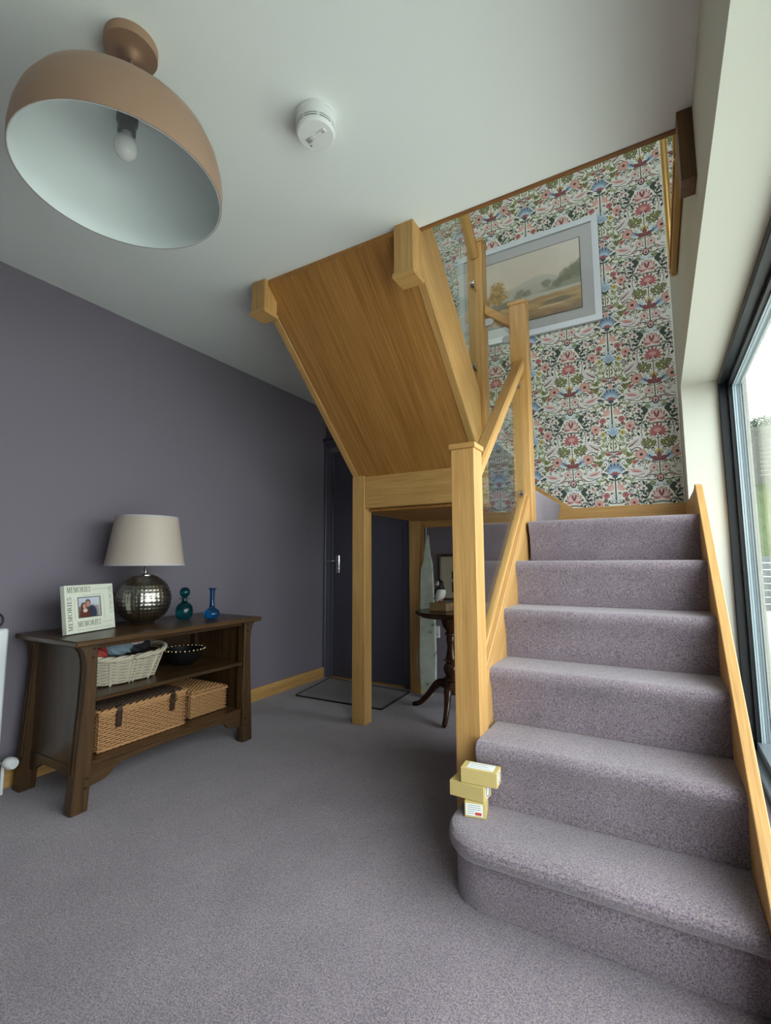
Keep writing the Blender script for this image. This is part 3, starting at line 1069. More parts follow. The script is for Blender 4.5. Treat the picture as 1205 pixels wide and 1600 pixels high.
    # scroll fill
    for (x, y, r, a, t, c) in ((0.125, 0.010, 0.018, 0, 1.3, 'black'), (0.160, 0.025, 0.013, 2, -1.2, 'dgreen'), (0.110, 0.038, 0.012, 1, 1.1, 'slate'),
                               (0.105, -0.335, 0.017, 0.5, 1.3, 'slate'), (0.145, -0.345, 0.014, 2.5, -1.2, 'dgreen'), (0.125, -0.372, 0.016, 4, 1.2, 'black'),
                               (0.165, -0.385, 0.012, 1, 1.2, 'slate'), (0.105, -0.402, 0.012, 2, -1.1, 'dgreen'), (0.15, -0.415, 0.014, 0, 1.2, 'dgreen'),
                               (0.175, -0.335, 0.012, 3, 1.1, 'dgreen'), (0.12, -0.440, 0.013, 5, -1.2, 'black'), (0.150, -0.070, 0.010, 0, 1.1, 'slate'),
                               (0.185, 0.0, 0.011, 0, 1.2, 'dgreen'), (0.165, -0.030, 0.011, 2, -1.2, 'dgreen'), (0.06, -0.118, 0.010, 1, 1.1, 'slate')):
        S += spiral(x, y, r, a, t, 0.0036, c, 1)
        S += ell(x + r * 1.05 * math.cos(a), y + r * 1.05 * math.sin(a), 0.006, 0.0045, c, a, 7, 2)
    for (x, y, c) in ((0.105, 0.022, 'maroon'), (0.135, 0.032, 'black'), (0.098, -0.37, 'maroon'), (0.150, -0.362, 'maroon'), (0.172, -0.405, 'rose'), (0.108, -0.425, 'black'),
                      (0.145, -0.020, 'maroon'), (0.185, -0.358, 'slate'), (0.120, -0.350, 'rose'), (0.06, 0.02, 'dgreen'), (0.135, -0.395, 'olive')):
        S += daisy(x, y, 0.0085, c, 'black', 5, 3)
    for (x, y, a, c) in ((0.14, 0.02, 0.8, 'dgreen'), (0.115, 0.0, -2, 'black'), (0.17, 0.015, 2.0, 'slate'), (0.09, -0.35, 1.2, 'dgreen'), (0.135, -0.33, -0.4, 'olive'),
                         (0.16, -0.35, 2.1, 'dgreen'), (0.118, -0.39, 3.0, 'slate'), (0.16, -0.40, -1.0, 'dgreen'), (0.13, -0.42, 0.4, 'dgreen'), (0.1, -0.44, 2.4, 'black'),
                         (0.19, -0.42, 1.5, 'olive'), (0.175, -0.31, 0.6, 'pale_green'), (0.19, -0.29, -0.6, 'olive'), (0.16, -0.30, -1.4, 'pale_green'), (0.205, -0.03, 1, 'olive')):
        S += leaf(x, y, 0.024, 0.012, a, c, 2)
    S += ribbon([(0.06, -0.34), (0.10, -0.352), (0.14, -0.36), (0.19, -0.33)], 0.003, 'dgreen')
    S += ribbon([(0.07, -0.45), (0.11, -0.46), (0.14, -0.43), (0.17, -0.435), (0.2, -0.46)], 0.0035, 'dgreen')
    S += ribbon([(0.12, -0.155), (0.16, -0.145), (0.2, -0.130), (0.23, -0.135)], 0.003, 'olive')
    # thistle column (relative x)
    T = []
    for s in (-1, 1):
        T += lobed(s * 0.022, -0.130, 0.028, 0.022, PI / 2 - s * 1.3, 'rose', 3)
        T += petal(0, -0.134, 0.040, 0.010, PI / 2 - s * 1.5, 'maroon', 4)
        T += ribbon([(s * 0.006, -0.205), (s * 0.03, -0.190), (s * 0.045, -0.165), (s * 0.052, -0.148)], 0.004, 'slate')
        T += leaf(s * 0.045, -0.172, 0.016, 0.006, PI / 2 - s * 0.9, 'slate') + leaf(s * 0.036, -0.180, 0.018, 0.006, PI / 2 + s * 0.2, 'slate')
        T += ell(s * 0.022, -0.178, 0.008, 0.008, 'dgreen', 0, 8, 3)
    T += petal(0, -0.196, 0.036, 0.018, PI / 2, 'salmon', 3)
    for i in range(17):
        a = PI / 2 + (i - 8) * 0.165
        T += petal(0, -0.268, 0.068 - 0.0006 * (i - 8) ** 2 + 0.006 * (i % 2), 0.012, a, 'blue' if i % 2 else 'slate', 3 + i % 2)
    for i in range(9):
        T += petal(0, -0.268, 0.040, 0.006, PI / 2 + (i - 4) * 0.28, 'sky', 5)
    for i in range(7):
        T += petal(0, -0.276, 0.026, 0.008, PI / 2 + (i - 3) * 0.36, 'rose' if i % 2 else 'maroon', 6)
    T += ell(0, -0.280, 0.014, 0.010, 'slate', 0, 10, 6)
    T += ribbon([(0, -0.28), (0, -0.36), (0, -0.46)], 0.006, 'dgreen', 1, taper=False)
    for s in (-1, 1):
        T += leaf(0, -0.308, 0.036, 0.012, PI / 2 - s * 1.2, 'dgreen', 2) + leaf(s * 0.05, -0.262, 0.03, 0.014, PI / 2 - s * 1.4, 'dgreen', 2)
        for q in (0.9, 0.35, 1.5):
            T += petal(s * 0.012, -0.368, 0.040, 0.015, PI / 2 - s * q, 'salmon', 3)
            T += petal(s * 0.012, -0.368, 0.026, 0.005, PI / 2 - s * q, 'blush', 4)
        T += ribbon([(0, -0.46), (s * 0.02, -0.425), (s * 0.034, -0.39)], 0.003, 'blue', 2)
        T += ribbon([(0, -0.45), (s * 0.010, -0.41), (s * 0.014, -0.385)], 0.003, 'blue', 2)
        T += daisy(s * 0.056, -0.405, 0.016, 'rose', 'maroon', 7, 3, 'maroon')
        T += daisy(s * 0.062, -0.436, 0.012, 'brown', 'maroon', 6)
        T += ribbon([(0, -0.458), (s * 0.035, -0.458), (s * 0.06, -0.445), (s * 0.066, -0.42)], 0.005, 'dgreen')
        T += daisy(s * 0.103, -0.460, 0.024, 'salmon', 'maroon', 7, 3, 'blush')
        T += leaf(s * 0.078, -0.448, 0.022, 0.012, PI / 2 + s * 0.9, 'dgreen')
        for q in (0.25, 0.8, 1.4):
            T += petal(0, -0.505, 0.048 - 0.008 * q, 0.016, PI / 2 - s * q, 'sky', 3)
            T += petal(0, -0.505, 0.036, 0.005, PI / 2 - s * q, 'blue', 4)
        T += daisy(s * 0.058, -0.498, 0.014, 'yellow', 'black', 6, 3, 'pale_green')
        T += daisy(s * 0.098, -0.492, 0.009, 'maroon', 'black', 5)
        # fronds
        T += ribbon([(0, -0.030), (s * 0.02, -0.028), (s * 0.038, -0.045), (s * 0.026, -0.062)], 0.005, 'pale_green', 2)
        T += ribbon([(0, -0.02), (s * 0.030, -0.06), (s * 0.034, -0.10), (s * 0.012, -0.125)], 0.005, 'olive', 2)
        T += lobed(s * 0.040, -0.042, 0.034, 0.026, PI / 2 - s * 0.9, 'pale_green', 3, 'olive')
        T += lobed(s * 0.048, -0.065, 0.028, 0.022, PI / 2 - s * 1.7, 'pale_green', 3, 'olive')
        T += leaf(0, -0.03, 0.034, 0.012, PI / 2 - s * 0.6, 'dgreen', 3)
        T += leaf(s * 0.01, -0.10, 0.026, 0.008, PI / 2 - s * 0.3, 'olive', 3)
    T += ribbon([(0, 0.0), (0, -0.05), (0, -0.11)], 0.005, 'olive', 1, taper=False)
    B += T
    S += filler(A + S + mirror(S) + shift(B, TW / 2))
    return A + S + mirror(S) + shift(B, TW / 2)


wp_x0, wp_x1, wp_z0 = WX0 + 0.002, XR - 0.002, 1.336
link('wallpaper', bm_box(wp_x0, wp_x1, YF - 0.0015, YF - 0.0001, wp_z0, ZT - 0.01), pmats[0], wf)
TILE = tile()
bm = bmesh.new()
verts, faces, fmat = [], [], []
base = woff(wf)
for ix in range(-4, 2):
    for iz in range(-1, 6):
        ox, oz = -0.474 + ix * TW, 1.828 + iz * TH
        for pts, ci, lay in TILE:
            if min(p[0] for p in pts) + ox < wp_x0 + 0.004 or max(p[0] for p in pts) + ox > wp_x1 - 0.004:
                continue
            if min(p[1] for p in pts) + oz < wp_z0 + 0.002 or max(p[1] for p in pts) + oz > ZT - 0.05:
                continue
            i0 = len(verts)
            yy = YF - 0.0016 - 0.00012 * lay - 2.6e-6 * (len(faces) % 40)
            verts += [(p[0] + ox - base.x, yy - base.y, p[1] + oz - base.z) for p in pts]
            faces.append(list(range(i0, i0 + len(pts))))
            fmat.append(ci)
bm.free()
me = bpy.data.meshes.new('wallpaper_pattern')
me.from_pydata(verts, [], faces)
for pm in pmats:
    me.materials.append(pm)
me.polygons.foreach_set('material_index', fmat)
me.update()
wpo = bpy.data.objects.new('wallpaper_pattern', me)
COL.objects.link(wpo)
wpo.parent = wf
wpo['kind'] = 'stuff'
wpo['label'] = 'printed flowers, birds and scrolling leaves'


# ------------------------------------------------------------------ printed pictures
def print_grid(name, nx, nz, w_, h_, fn, mat, parent, origin, right=Vector((1, 0, 0)), up=Vector((0, 0, 1))):
    """flat printed sheet: colours per vertex from fn(u, v), both 0..1"""
    me = bpy.data.meshes.new(name)
    vv, ff, cc = [], [], []
    for j in range(nz + 1):
        for i in range(nx + 1):
            u, v = i / nx, j / nz
            vv.append(tuple(origin + right * (u * w_) + up * (v * h_)))
            cc.append(fn(u, v))
    for j in range(nz):
        for i in range(nx):
            a = j * (nx + 1) + i
            ff.append((a, a + 1, a + nx + 2, a + nx + 1))
    me.from_pydata(vv, [], ff)
    ca = me.color_attributes.new('print', 'FLOAT_COLOR', 'POINT')
    for i, c in enumerate(cc):
        ca.data[i].color = (c[0], c[1], c[2], 1)
    me.materials.append(M[mat])
    o = bpy.data.objects.new(name, me)
    COL.objects.link(o)
    o.parent = parent
    return o


def nz(u, v, s, o=0.0):
    return mnoise.noise(Vector((u * s + o, v * s - o, o * 0.37)))


def fbm(u, v, s, o=0.0):
    return nz(u, v, s, o) + 0.5 * nz(u, v, s * 2.1, o + 3) + 0.25 * nz(u, v, s * 4.3, o + 7)


def mixc(a, b, t):
    t = max(0.0, min(1.0, t))
    return tuple(x + (y - x) * t for x, y in zip(a, b))


def sstep(a, b, x):
    t = max(0.0, min(1.0, (x - a) / (b - a)))
    return t * t * (3 - 2 * t)


def landscape(u, v):
    c = mixc(srgb(206, 190, 172), srgb(214, 204, 196), v)
    c = mixc(c, srgb(196, 178, 164), sstep(0.2, 0.7, fbm(u, v, 2.2, 1) + 0.4) * 0.35)
    # misty hills
    h1 = 0.50 + 0.13 * math.exp(-((u - 0.62) / 0.20) ** 2) + 0.02 * nz(u, 0, 9, 4)
    c = mixc(c, srgb(170, 168, 160), sstep(h1 + 0.02, h1 - 0.03, v) * 0.7)
    h2 = 0.40 + 0.26 * sstep(0.68, 1.0, u) + 0.03 * fbm(u, 0, 12, 2)
    c = mixc(c, srgb(128, 126, 106), sstep(h2 + 0.015, h2 - 0.03, v) * 0.75 * sstep(0.55, 0.75, u))
    for (tx, ty, r) in ((0.70, 0.47, 0.045), (0.80, 0.44, 0.05), (0.86, 0.50, 0.06), (0.93, 0.55, 0.08), (0.99, 0.58, 0.09), (0.45, 0.40, 0.06), (0.52, 0.40, 0.04)):
        dd = math.hypot((u - tx), (v - ty) * 0.75) / r + 0.35 * fbm(u, v, 30, tx)
        c = mixc(c, srgb(110, 108, 84), sstep(1.15, 0.75, dd) * 0.7)
    # water
    c = mixc(c, srgb(196, 192, 182), sstep(0.37, 0.335, v) * 0.85)
    # fields
    f = 0.27 + 0.05 * u + 0.015 * fbm(u, v, 10, 5)
    c = mixc(c, mixc(srgb(182, 150, 100), srgb(160, 122, 80), 0.5 + fbm(u * 0.6, v * 3, 8, 3)), sstep(f + 0.02, f - 0.02, v))
    c = mixc(c, srgb(112, 84, 56), sstep(0.13, 0.02, v + 0.05 * fbm(u, v, 8, 9)) * 0.9)
    c = mixc(c, srgb(92, 80, 70), sstep(1.1, 0.6, math.hypot((u - 0.80) / 0.16, (v - 0.19) / 0.045) + 0.3 * fbm(u, v, 20, 6)) * 0.8)
    c = mixc(c, srgb(96, 92, 76), sstep(1.2, 0.6, math.hypot((u - 0.22) / 0.30, (v - 0.30) / 0.06) + 0.4 * fbm(u, v, 16, 8)) * 0.75)
    # golden tree
    for (tx, ty, r) in ((0.225, 0.50, 0.085), (0.23, 0.60, 0.07), (0.20, 0.43, 0.075), (0.26, 0.45, 0.07), (0.16, 0.42, 0.05)):
        dd = math.hypot((u - tx), (v - ty) * 0.75) / r + 0.55 * fbm(u, v, 34, tx * 9)
        c = mixc(c, mixc(srgb(190, 150, 82), srgb(140, 108, 62), 0.5 + fbm(u, v, 26, 2)), sstep(1.1, 0.7, dd))
    c = mixc(c, srgb(222, 214, 200), sstep(0.006, 0.002, abs(v - (0.115 + 0.03 * u))) * (0.8 if 0.62 < u < 0.85 else 0))
    return c


pf = thing('landscape_picture', ((-1.262 - 0.236) / 2, YF, 2.635), 'large framed watercolour of a golden tree by misty water on flowered wallpaper', 'picture')
PX0, PX1, PZ0, PZ1 = -1.262, -0.236, 2.637, 3.412
FWD = 0.042
link('frame_side', bm_prism([(PX0, PZ0), (PX0 + FWD, PZ0 + FWD), (PX0 + FWD, PZ1 - FWD), (PX0, PZ1)], 'Y', YF - 0.030, YF - 0.003), 'frame_white', pf)
link('frame_side', bm_prism([(PX1, PZ0), (PX1 - FWD, PZ0 + FWD), (PX1 - FWD, PZ1 - FWD), (PX1, PZ1)], 'Y', YF - 0.030, YF - 0.003), 'frame_white', pf)
link('frame_side', bm_prism([(PX0, PZ0), (PX1, PZ0), (PX1 - FWD, PZ0 + FWD), (PX0 + FWD, PZ0 + FWD)], 'Y', YF - 0.030, YF - 0.003), 'frame_white', pf)
link('frame_side', bm_prism([(PX0, PZ1), (PX1, PZ1), (PX1 - FWD, PZ1 - FWD), (PX0 + FWD, PZ1 - FWD)], 'Y', YF - 0.030, YF - 0.003), 'frame_white', pf)
MB = 0.085
mt = box('mount', PX0 + FWD, PX1 - FWD, YF - 0.014, YF - 0.006, PZ0 + FWD, PZ1 - FWD, 'mount', pf)
ax0, ax1, az0, az1 = PX0 + FWD + MB, PX1 - FWD - MB, PZ0 + FWD + MB, PZ1 - FWD - MB
box('fillet', ax0 - 0.005, ax1 + 0.005, YF - 0.0165, YF - 0.0142, az0 - 0.005, az1 + 0.005, 'slot', mt)
print_grid('painting', 180, 110, ax1 - ax0, az1 - az0, landscape, 'print', pf, Vector((ax0, YF - 0.0172, az0)) - woff(pf))
box('glazing', PX0 + FWD, PX1 - FWD, YF - 0.0225, YF - 0.0205, PZ0 + FWD, PZ1 - FWD, 'pane', pf)

# gilt mirror on the right wall of the stairwell
mr = thing('gilt_mirror', (XR, 2.35, 2.46), 'gilt framed mirror hung on the right wall of the stairwell', 'mirror')
MY0, MY1, MZ0, MZ1 = 1.90, 2.76, 2.46, 3.55
mx0 = 0.138
fw = 0.045
for (a, b, c_, d_) in ((MY0, MY0 + fw, MZ0, MZ1), (MY1 - fw, MY1, MZ0, MZ1), (MY0 + fw, MY1 - fw, MZ0, MZ0 + fw), (MY0 + fw, MY1 - fw, MZ1 - fw, MZ1)):
    o = box('frame_side', mx0, XR - 0.002, a, b, c_, d_, 'gold', mr, 0.006)
    box('beading', mx0 - 0.006, mx0 - 0.0005, a + 0.014, b - 0.014, c_ + 0.014, d_ - 0.014, 'gold', o, 0.002)
box('mirror_glass', XR - 0.022, XR - 0.018, MY0 + fw, MY1 - fw, MZ0 + fw, MZ1 - fw, 'mirror', mr)

# ------------------------------------------------------------------ ceiling light
LX, LY = -1.17, 0.66
cl = thing('ceiling_light', (LX, LY, 1.98), 'copper dome ceiling light with white lining and bare bulb', 'ceiling light')
link('ceiling_rose', bm_lathe([(0.0, H - 0.0005), (0.066, H - 0.0005), (0.066, H - 0.024), (0.0645, H - 0.0275), (0.058, H - 0.0285), (0.040, H - 0.030), (0.022, H - 0.036), (0.012, H - 0.047), (0.0, H - 0.049)], LX, LY, 40), 'copper', cl, smooth=45)
link('stem', bm_lathe([(0.0, 2.3505), (0.006, 2.3505), (0.006, 2.2055), (0.0, 2.2055)], LX, LY, 12), 'steel', cl, smooth=45)
RR = 0.245
rim = 1.976
dome = [(RR, rim), (RR + 0.001, rim + 0.035), (RR - 0.003, rim + 0.075), (RR - 0.013, rim + 0.115), (RR - 0.033, rim + 0.155), (RR - 0.062, rim + 0.183), (RR - 0.10, rim + 0.205), (RR - 0.15, rim + 0.218), (0.05, rim + 0.224), (0.018, rim + 0.228), (0.0, rim + 0.229)]
outer = dome
inner = [(max(r - 0.0045, 0), z - (0.0045 if z > rim + 0.15 else 0.0)) for r, z in dome]
link('shade', bm_lathe([(RR - 0.002, rim)] + outer, LX, LY, 64, caps=False), 'copper', cl, smooth=60)
link('shade_lining', bm_lathe([(RR - 0.002, rim)] + inner, LX, LY, 64, caps=False), 'lining', cl, smooth=60)
link('bulb_holder', bm_lathe([(0.0, 2.1995), (0.026, 2.1995), (0.026, 2.165), (0.022, 2.16), (0.022, 2.135), (0.0, 2.135)], LX, LY, 24), 'holder', cl, smooth=40)
link('bulb', bm_lathe([(0.0, 2.134), (0.014, 2.134), (0.015, 2.126), (0.023, 2.116), (0.029, 2.101), (0.029, 2.089), (0.024, 2.074), (0.014, 2.065), (0.0, 2.062)], LX, LY, 28), 'bulb', cl, smooth=50)

# ------------------------------------------------------------------ smoke alarm
AX, AY = -0.868, 1.082
al = thing('smoke_alarm', (AX, AY, 2.35), 'round white smoke alarm on the ceiling', 'smoke alarm')
link('base_plate', bm_lathe([(0.0, H - 0.0005), (0.066, H - 0.0005), (0.066, H - 0.010), (0.0, H - 0.010)], AX, AY, 48), 'white', al, smooth=40)
link('body', bm_lathe([(0.0, H - 0.0103), (0.063, H - 0.0103), (0.063, H - 0.038), (0.0608, H - 0.0385), (0.0608, H - 0.042), (0.0625, H - 0.0425), (0.0625, H - 0.0455), (0.0605, H - 0.046), (0.0605, H - 0.0495), (0.062, H - 0.050), (0.0595, H - 0.059), (0.056, H - 0.062), (0.0, H - 0.0635)], AX, AY, 56), 'white', al, smooth=30)
for zz in (H - 0.0402, H - 0.0478):
    for i in range(8):
        a0, a1 = 2 * PI * i / 8 + 0.06, 2 * PI * (i + 1) / 8 - 0.06
        pth = [(AX + 0.0600 * math.cos(a0 + (a1 - a0) * t / 5), AY + 0.0600 * math.sin(a0 + (a1 - a0) * t / 5), zz) for t in range(6)]
        link('vent_slot', bm_tube(pth, 0.0019, 5), 'slot', al)
zc = H - 0.0637


def on_alarm(u, v):
    """u along the button direction (toward +X+Y side), v across"""
    ca, sa = math.cos(-0.12), math.sin(-0.12)
    return AX + u * ca - v * sa, AY + u * sa + v * ca


def flat_quad(u0, u1, v0, v1, th):
    P = [on_alarm(u0, v0), on_alarm(u1, v0), on_alarm(u1, v1), on_alarm(u0, v1)]
    return bm_prism(P, 'Z', zc - th, zc + 0.001)


bt = link('test_button', flat_quad(0.010, 0.040, -0.007, 0.007, 0.0018), 'white', al)
link('button_ring', bm_lathe([(0.004, zc - 0.0028), (0.0058, zc - 0.0028), (0.0058, zc - 0.0018), (0.004, zc - 0.0018)], *on_alarm(0.031, 0.0), 18), 'mount', bt)
for i in range(5):
    u = -0.034 + i * 0.0055
    link('sounder_slot', flat_quad(u, u + 0.0016, -0.010, 0.008, 0.0004), 'slot' if i < 3 else 'mount', al)
link('indicator', bm_lathe([(0.0, zc - 0.002), (0.002, zc - 0.002), (0.002, zc)], *on_alarm(-0.035, 0.016), 10), 'slot', al)

# ------------------------------------------------------------------ console table
CT = thing('console_table', (-2.3, 1.56, 0), 'dark stained oak console table with two shelves against the plum wall', 'console table')
cy0, cy1 = 1.062, 2.086
CX0, CX1 = -2.530, -2.025
CZ = 0.680
bm = bm_prism([(CX0, cy0), (CX1, cy0), (CX1, cy1), (CX0, cy1)], 'Z', CZ - 0.024, CZ, 0.005)
link('top', bm, 'dark_oak_x', CT)


def leg_prof(mir):
    out = [(1.093, 0.0), (1.101, 0.15), (1.110, 0.30), (1.117, 0.42), (1.121, 0.52), (1.121, 0.57), (1.117, 0.60), (1.107, 0.63), (1.092, 0.650), (1.088, CZ - 0.0245)]
    inn = [(1.166, CZ - 0.0245), (1.168, 0.5), (1.170, 0.25), (1.160, 0.0)]
    P = out + inn
    if mir:
        P = [(2 * 1.574 - y, z) for y, z in P]
    return P


for mir in (0, 1):
    for (x0, x1) in ((-2.105, -2.052), (-2.520, -2.467)):
        lg = link('leg', bm_prism(leg_prof(mir), 'X', x0, x1, 0.003), 'dark_oak_z', CT)
        # moulded bead along the outer edge
        pth = []
        for y, z in leg_prof(mir)[1:9]:
            pth.append((0, y, z))
        for xx in ((x0 + x1) / 2 + 0.012, (x0 + x1) / 2 - 0.012):
            s = 1 if mir else -1
            link('bead', bm_tube([(xx, y + s * 0.001, z) for _, y, z in pth], 0.004, 6), 'dark_oak_z', lg, smooth=True)
        if x1 > -2.2:
            for (yy, zz) in ((1.150, 0.640), (1.146, 0.605), (1.150, 0.128), (1.147, 0.092)):
                y_ = 2 * 1.574 - yy if mir else yy
                link('peg', bm_tube([(x1 - 0.002, y_, zz), (x1 + 0.0035, y_, zz)], 0.0055, 10), 'mahogany', lg, smooth=True)
for mir in (0, 1):
    y0, y1 = (1.132, 1.146) if not mir else (2.002, 2.016)
    box('end_panel', -2.467, -2.105, y0, y1, 0.165, CZ - 0.025, 'dark_oak_z', CT)
    prof = [(-2.467, 0.165), (-2.467, 0.09), (-2.43, 0.095), (-2.37, 0.13), (-2.21, 0.13), (-2.15, 0.095), (-2.105, 0.09), (-2.105, 0.165)]
    link('end_apron', bm_prism(prof, 'Y', y0 - 0.004, y1 + 0.004), 'dark_oak_z', CT)
box('back_panel', -2.516, -2.505, 1.172, 1.976, 0.17, CZ - 0.025, 'dark_oak_x', CT)
box('shelf', -2.504, -2.062, 1.172, 1.976, 0.420, 0.437, 'dark_oak_x', CT, 0.003)
box('shelf', -2.504, -2.060, 1.172, 1.976, 0.168, 0.184, 'dark_oak_x', CT, 0.003)
hv = [(1.170, 0.085), (1.215, 0.090), (1.235, 0.094), (1.252, 0.102), (1.264, 0.115), (1.278, 0.128), (1.30, 0.136), (1.34, 0.141), (1.574, 0.148)]
ap = [(1.170, 0.1675), (2 * 1.574 - 1.170, 0.1675)] + [(2 * 1.574 - y, z) for y, z in hv] + hv[:-1][::-1]
link('front_apron', bm_prism(ap, 'X', -2.092, -2.068, 0.002), 'dark_oak_x', CT)
box('top_rail', -2.092, -2.072, 1.172, 1.976, 0.636, CZ - 0.0245, 'dark_oak_x', CT, 0.002)

# table lamp
tx, ty = -2.335, 1.545
tl = thing('table_lamp', (tx, ty, CZ), 'table lamp with champagne drum shade on a hammered pewter ball', 'lamp')
bm = bmesh.new()
nu, nv = 144, 60
rings = []
for j in range(nv + 1):
    t = j / nv
    th = -PI / 2 + 0.42 + (PI - 0.42 - 0.36) * t
    rr0, zz = 0.130 * math.cos(th), CZ + 0.127 + 0.130 * math.sin(th)
    ring = []
    for i in range(nu):
        a = 2 * PI * i / nu
        band = sstep(0.10, 0.22, t) * sstep(0.88, 0.76, t)
        p = math.cos(a * 36) * 0.5 + 0.5
        q = math.cos(t * nv * 2 * PI / 4.0) * 0.5 + 0.5
        dd = -0.0042 * band * (p ** 1.5) * (q ** 1.5)
        ring.append(bm.verts.new((tx + (rr0 - dd) * math.cos(a), ty + (rr0 - dd) * math.sin(a), zz)))
    rings.append(ring)
for A, B in zip(rings[:-1], rings[1:]):
    for i in range(nu):
        bm.faces.new((A[i], A[(i + 1) % nu], B[(i + 1) % nu], B[i]))
bm.faces.new(rings[0][::-1])
bm.faces.new(rings[-1])
link('lamp_base', bm, 'pewter', tl, smooth=60)
link('foot', bm_lathe([(0.0, CZ + 0.0005), (0.055, CZ + 0.0005), (0.06, CZ + 0.008), (0.066, CZ + 0.0095), (0.0, CZ + 0.0095)], tx, ty, 32), 'pewter', tl, smooth=40)
link('neck', bm_lathe([(0.0, CZ + 0.2487), (0.044, CZ + 0.2487), (0.045, CZ + 0.252), (0.012, CZ + 0.256), (0.0105, CZ + 0.262), (0.0105, CZ + 0.33), (0.0, CZ + 0.33)], tx, ty, 24), 'chrome', tl, smooth=40)
sz0, sz1 = CZ + 0.300, CZ + 0.553
ss = link('lamp_shade', bm_lathe([(0.190, sz0), (0.150, sz1), (0.1475, sz1), (0.1875, sz0), (0.190, sz0)], tx, ty, 56, caps=False), 'shade', tl, smooth=40)
link('shade_trim', bm_lathe([(0.191, sz0 - 0.001), (0.1903, sz0 + 0.006), (0.1893, sz0 + 0.006), (0.1893, sz0 - 0.001), (0.191, sz0 - 0.001)], tx, ty, 56, caps=False), 'mount', ss, smooth=40)
link('shade_trim', bm_lathe([(0.1517, sz1 - 0.006), (0.151, sz1 + 0.001), (0.1465, sz1 + 0.001), (0.1465, sz1 - 0.002), (0.1502, sz1 - 0.006)], tx, ty, 56, caps=False), 'mount', ss, smooth=40)
bm = bmesh.new()
for i in range(3):
    a = 2 * PI * i / 3 + 0.5
    merge(bm, bm_tube([(tx, ty, CZ + 0.328), (tx + 0.165 * math.cos(a), ty + 0.165 * math.sin(a), CZ + 0.42)], 0.002, 6))
link('shade_carrier', bm, 'steel', tl)


# ------------------------------------------------------------------ photo frame with lettering
def glyph(ch):
    """serif capitals on a unit-height cell; returns (list of polygons, advance)"""
    P = []

    def rect(x0, y0, x1, y1):
        P.append([(x0, y0), (x1, y0), (x1, y1), (x0, y1)])

    def par(x0, y0, x1, y1, w_):
        P.append([(x0, y0), (x0 + w_, y0), (x1 + w_, y1), (x1, y1)])

    def arc(cx, cy, rx, ry, a0, a1, w0, w1, n=12):
        for i in range(n):
            p0, p1 = a0 + (a1 - a0) * i / n, a0 + (a1 - a0) * (i + 1) / n
            def wd(p):
                return w0 + (w1 - w0) * abs(math.cos(p))
            P.append([(cx + rx * math.cos(p0), cy + ry * math.sin(p0)), (cx + rx * math.cos(p1), cy + ry * math.sin(p1)),
                      (cx + (rx - wd(p1)) * math.cos(p1), cy + (ry - wd(p1)) * math.sin(p1)), (cx + (rx - wd(p0)) * math.cos(p0), cy + (ry - wd(p0)) * math.sin(p0))])
    if ch == 'M':
        rect(0.10, 0, 0.17, 1); rect(0.72, 0, 0.86, 1); rect(0, 0, 0.27, 0.05); rect(0.62, 0, 0.96, 0.05); rect(0, 0.95, 0.2, 1); rect(0.78, 0.95, 0.96, 1)
        par(0.42, 0, 0.10, 1, 0.13); par(0.44, 0, 0.74, 1, 0.07)
        return P, 1.06
    if ch == 'E':
        rect(0.10, 0, 0.24, 1); rect(0, 0, 0.62, 0.05); rect(0, 0.95, 0.60, 1); rect(0.24, 0.49, 0.48, 0.54); rect(0.57, 0, 0.62, 0.24); rect(0.55, 0.77, 0.60, 1); rect(0.44, 0.40, 0.48, 0.63)
        return P, 0.72
    if ch == 'O':
        arc(0.44, 0.5, 0.44, 0.51, 0, 2 * PI, 0.05, 0.15, 24)
        return P, 0.96
    if ch == 'R':
        rect(0.10, 0, 0.24, 1); rect(0, 0, 0.34, 0.05); rect(0, 0.95, 0.40, 1); rect(0.24, 0.46, 0.40, 0.51)
        arc(0.38, 0.73, 0.27, 0.27, -PI / 2, PI / 2, 0.05, 0.14, 10)
        par(0.62, 0, 0.32, 0.48, 0.15); rect(0.62, 0, 0.86, 0.05)
        return P, 0.88
    if ch == 'I':
        rect(0.10, 0, 0.24, 1); rect(0, 0, 0.34, 0.05); rect(0, 0.95, 0.34, 1)
        return P, 0.44
    if ch == 'S':
        arc(0.28, 0.74, 0.25, 0.27, 0.35, PI * 1.5, 0.05, 0.13, 10)
        arc(0.28, 0.26, 0.27, 0.27, -PI * 0.9, PI / 2, 0.05, 0.13, 10)
        rect(0.47, 0.72, 0.51, 0.96); rect(0.0, 0.04, 0.04, 0.30)
        return P, 0.66
    return P, 0.4


def lettering(name, text, h, x, z, ang, y, mat, parent, width=None, wscale=1.0):
    """flat lettering in the parent's local XZ plane at depth y"""
    polys, adv = [], 0
    for ch in text:
        g_, a_ = glyph(ch)
        polys += [[(px + adv, pz) for px, pz in q] for q in g_]
        adv += a_
    kx = (width / adv) if width else h * wscale
    ca, sa = math.cos(ang), math.sin(ang)
    bm = bmesh.new()
    for q in polys:
        vv = []
        for px, pz in q:
            lx, lz = px * kx, pz * h
            vv.append(bm.verts.new((x + lx * ca - lz * sa, y, z + lx * sa + lz * ca)))
        try:
            bm.faces.new(vv)
        except ValueError:
            pass
    return link(name, bm, mat, parent, local=True)


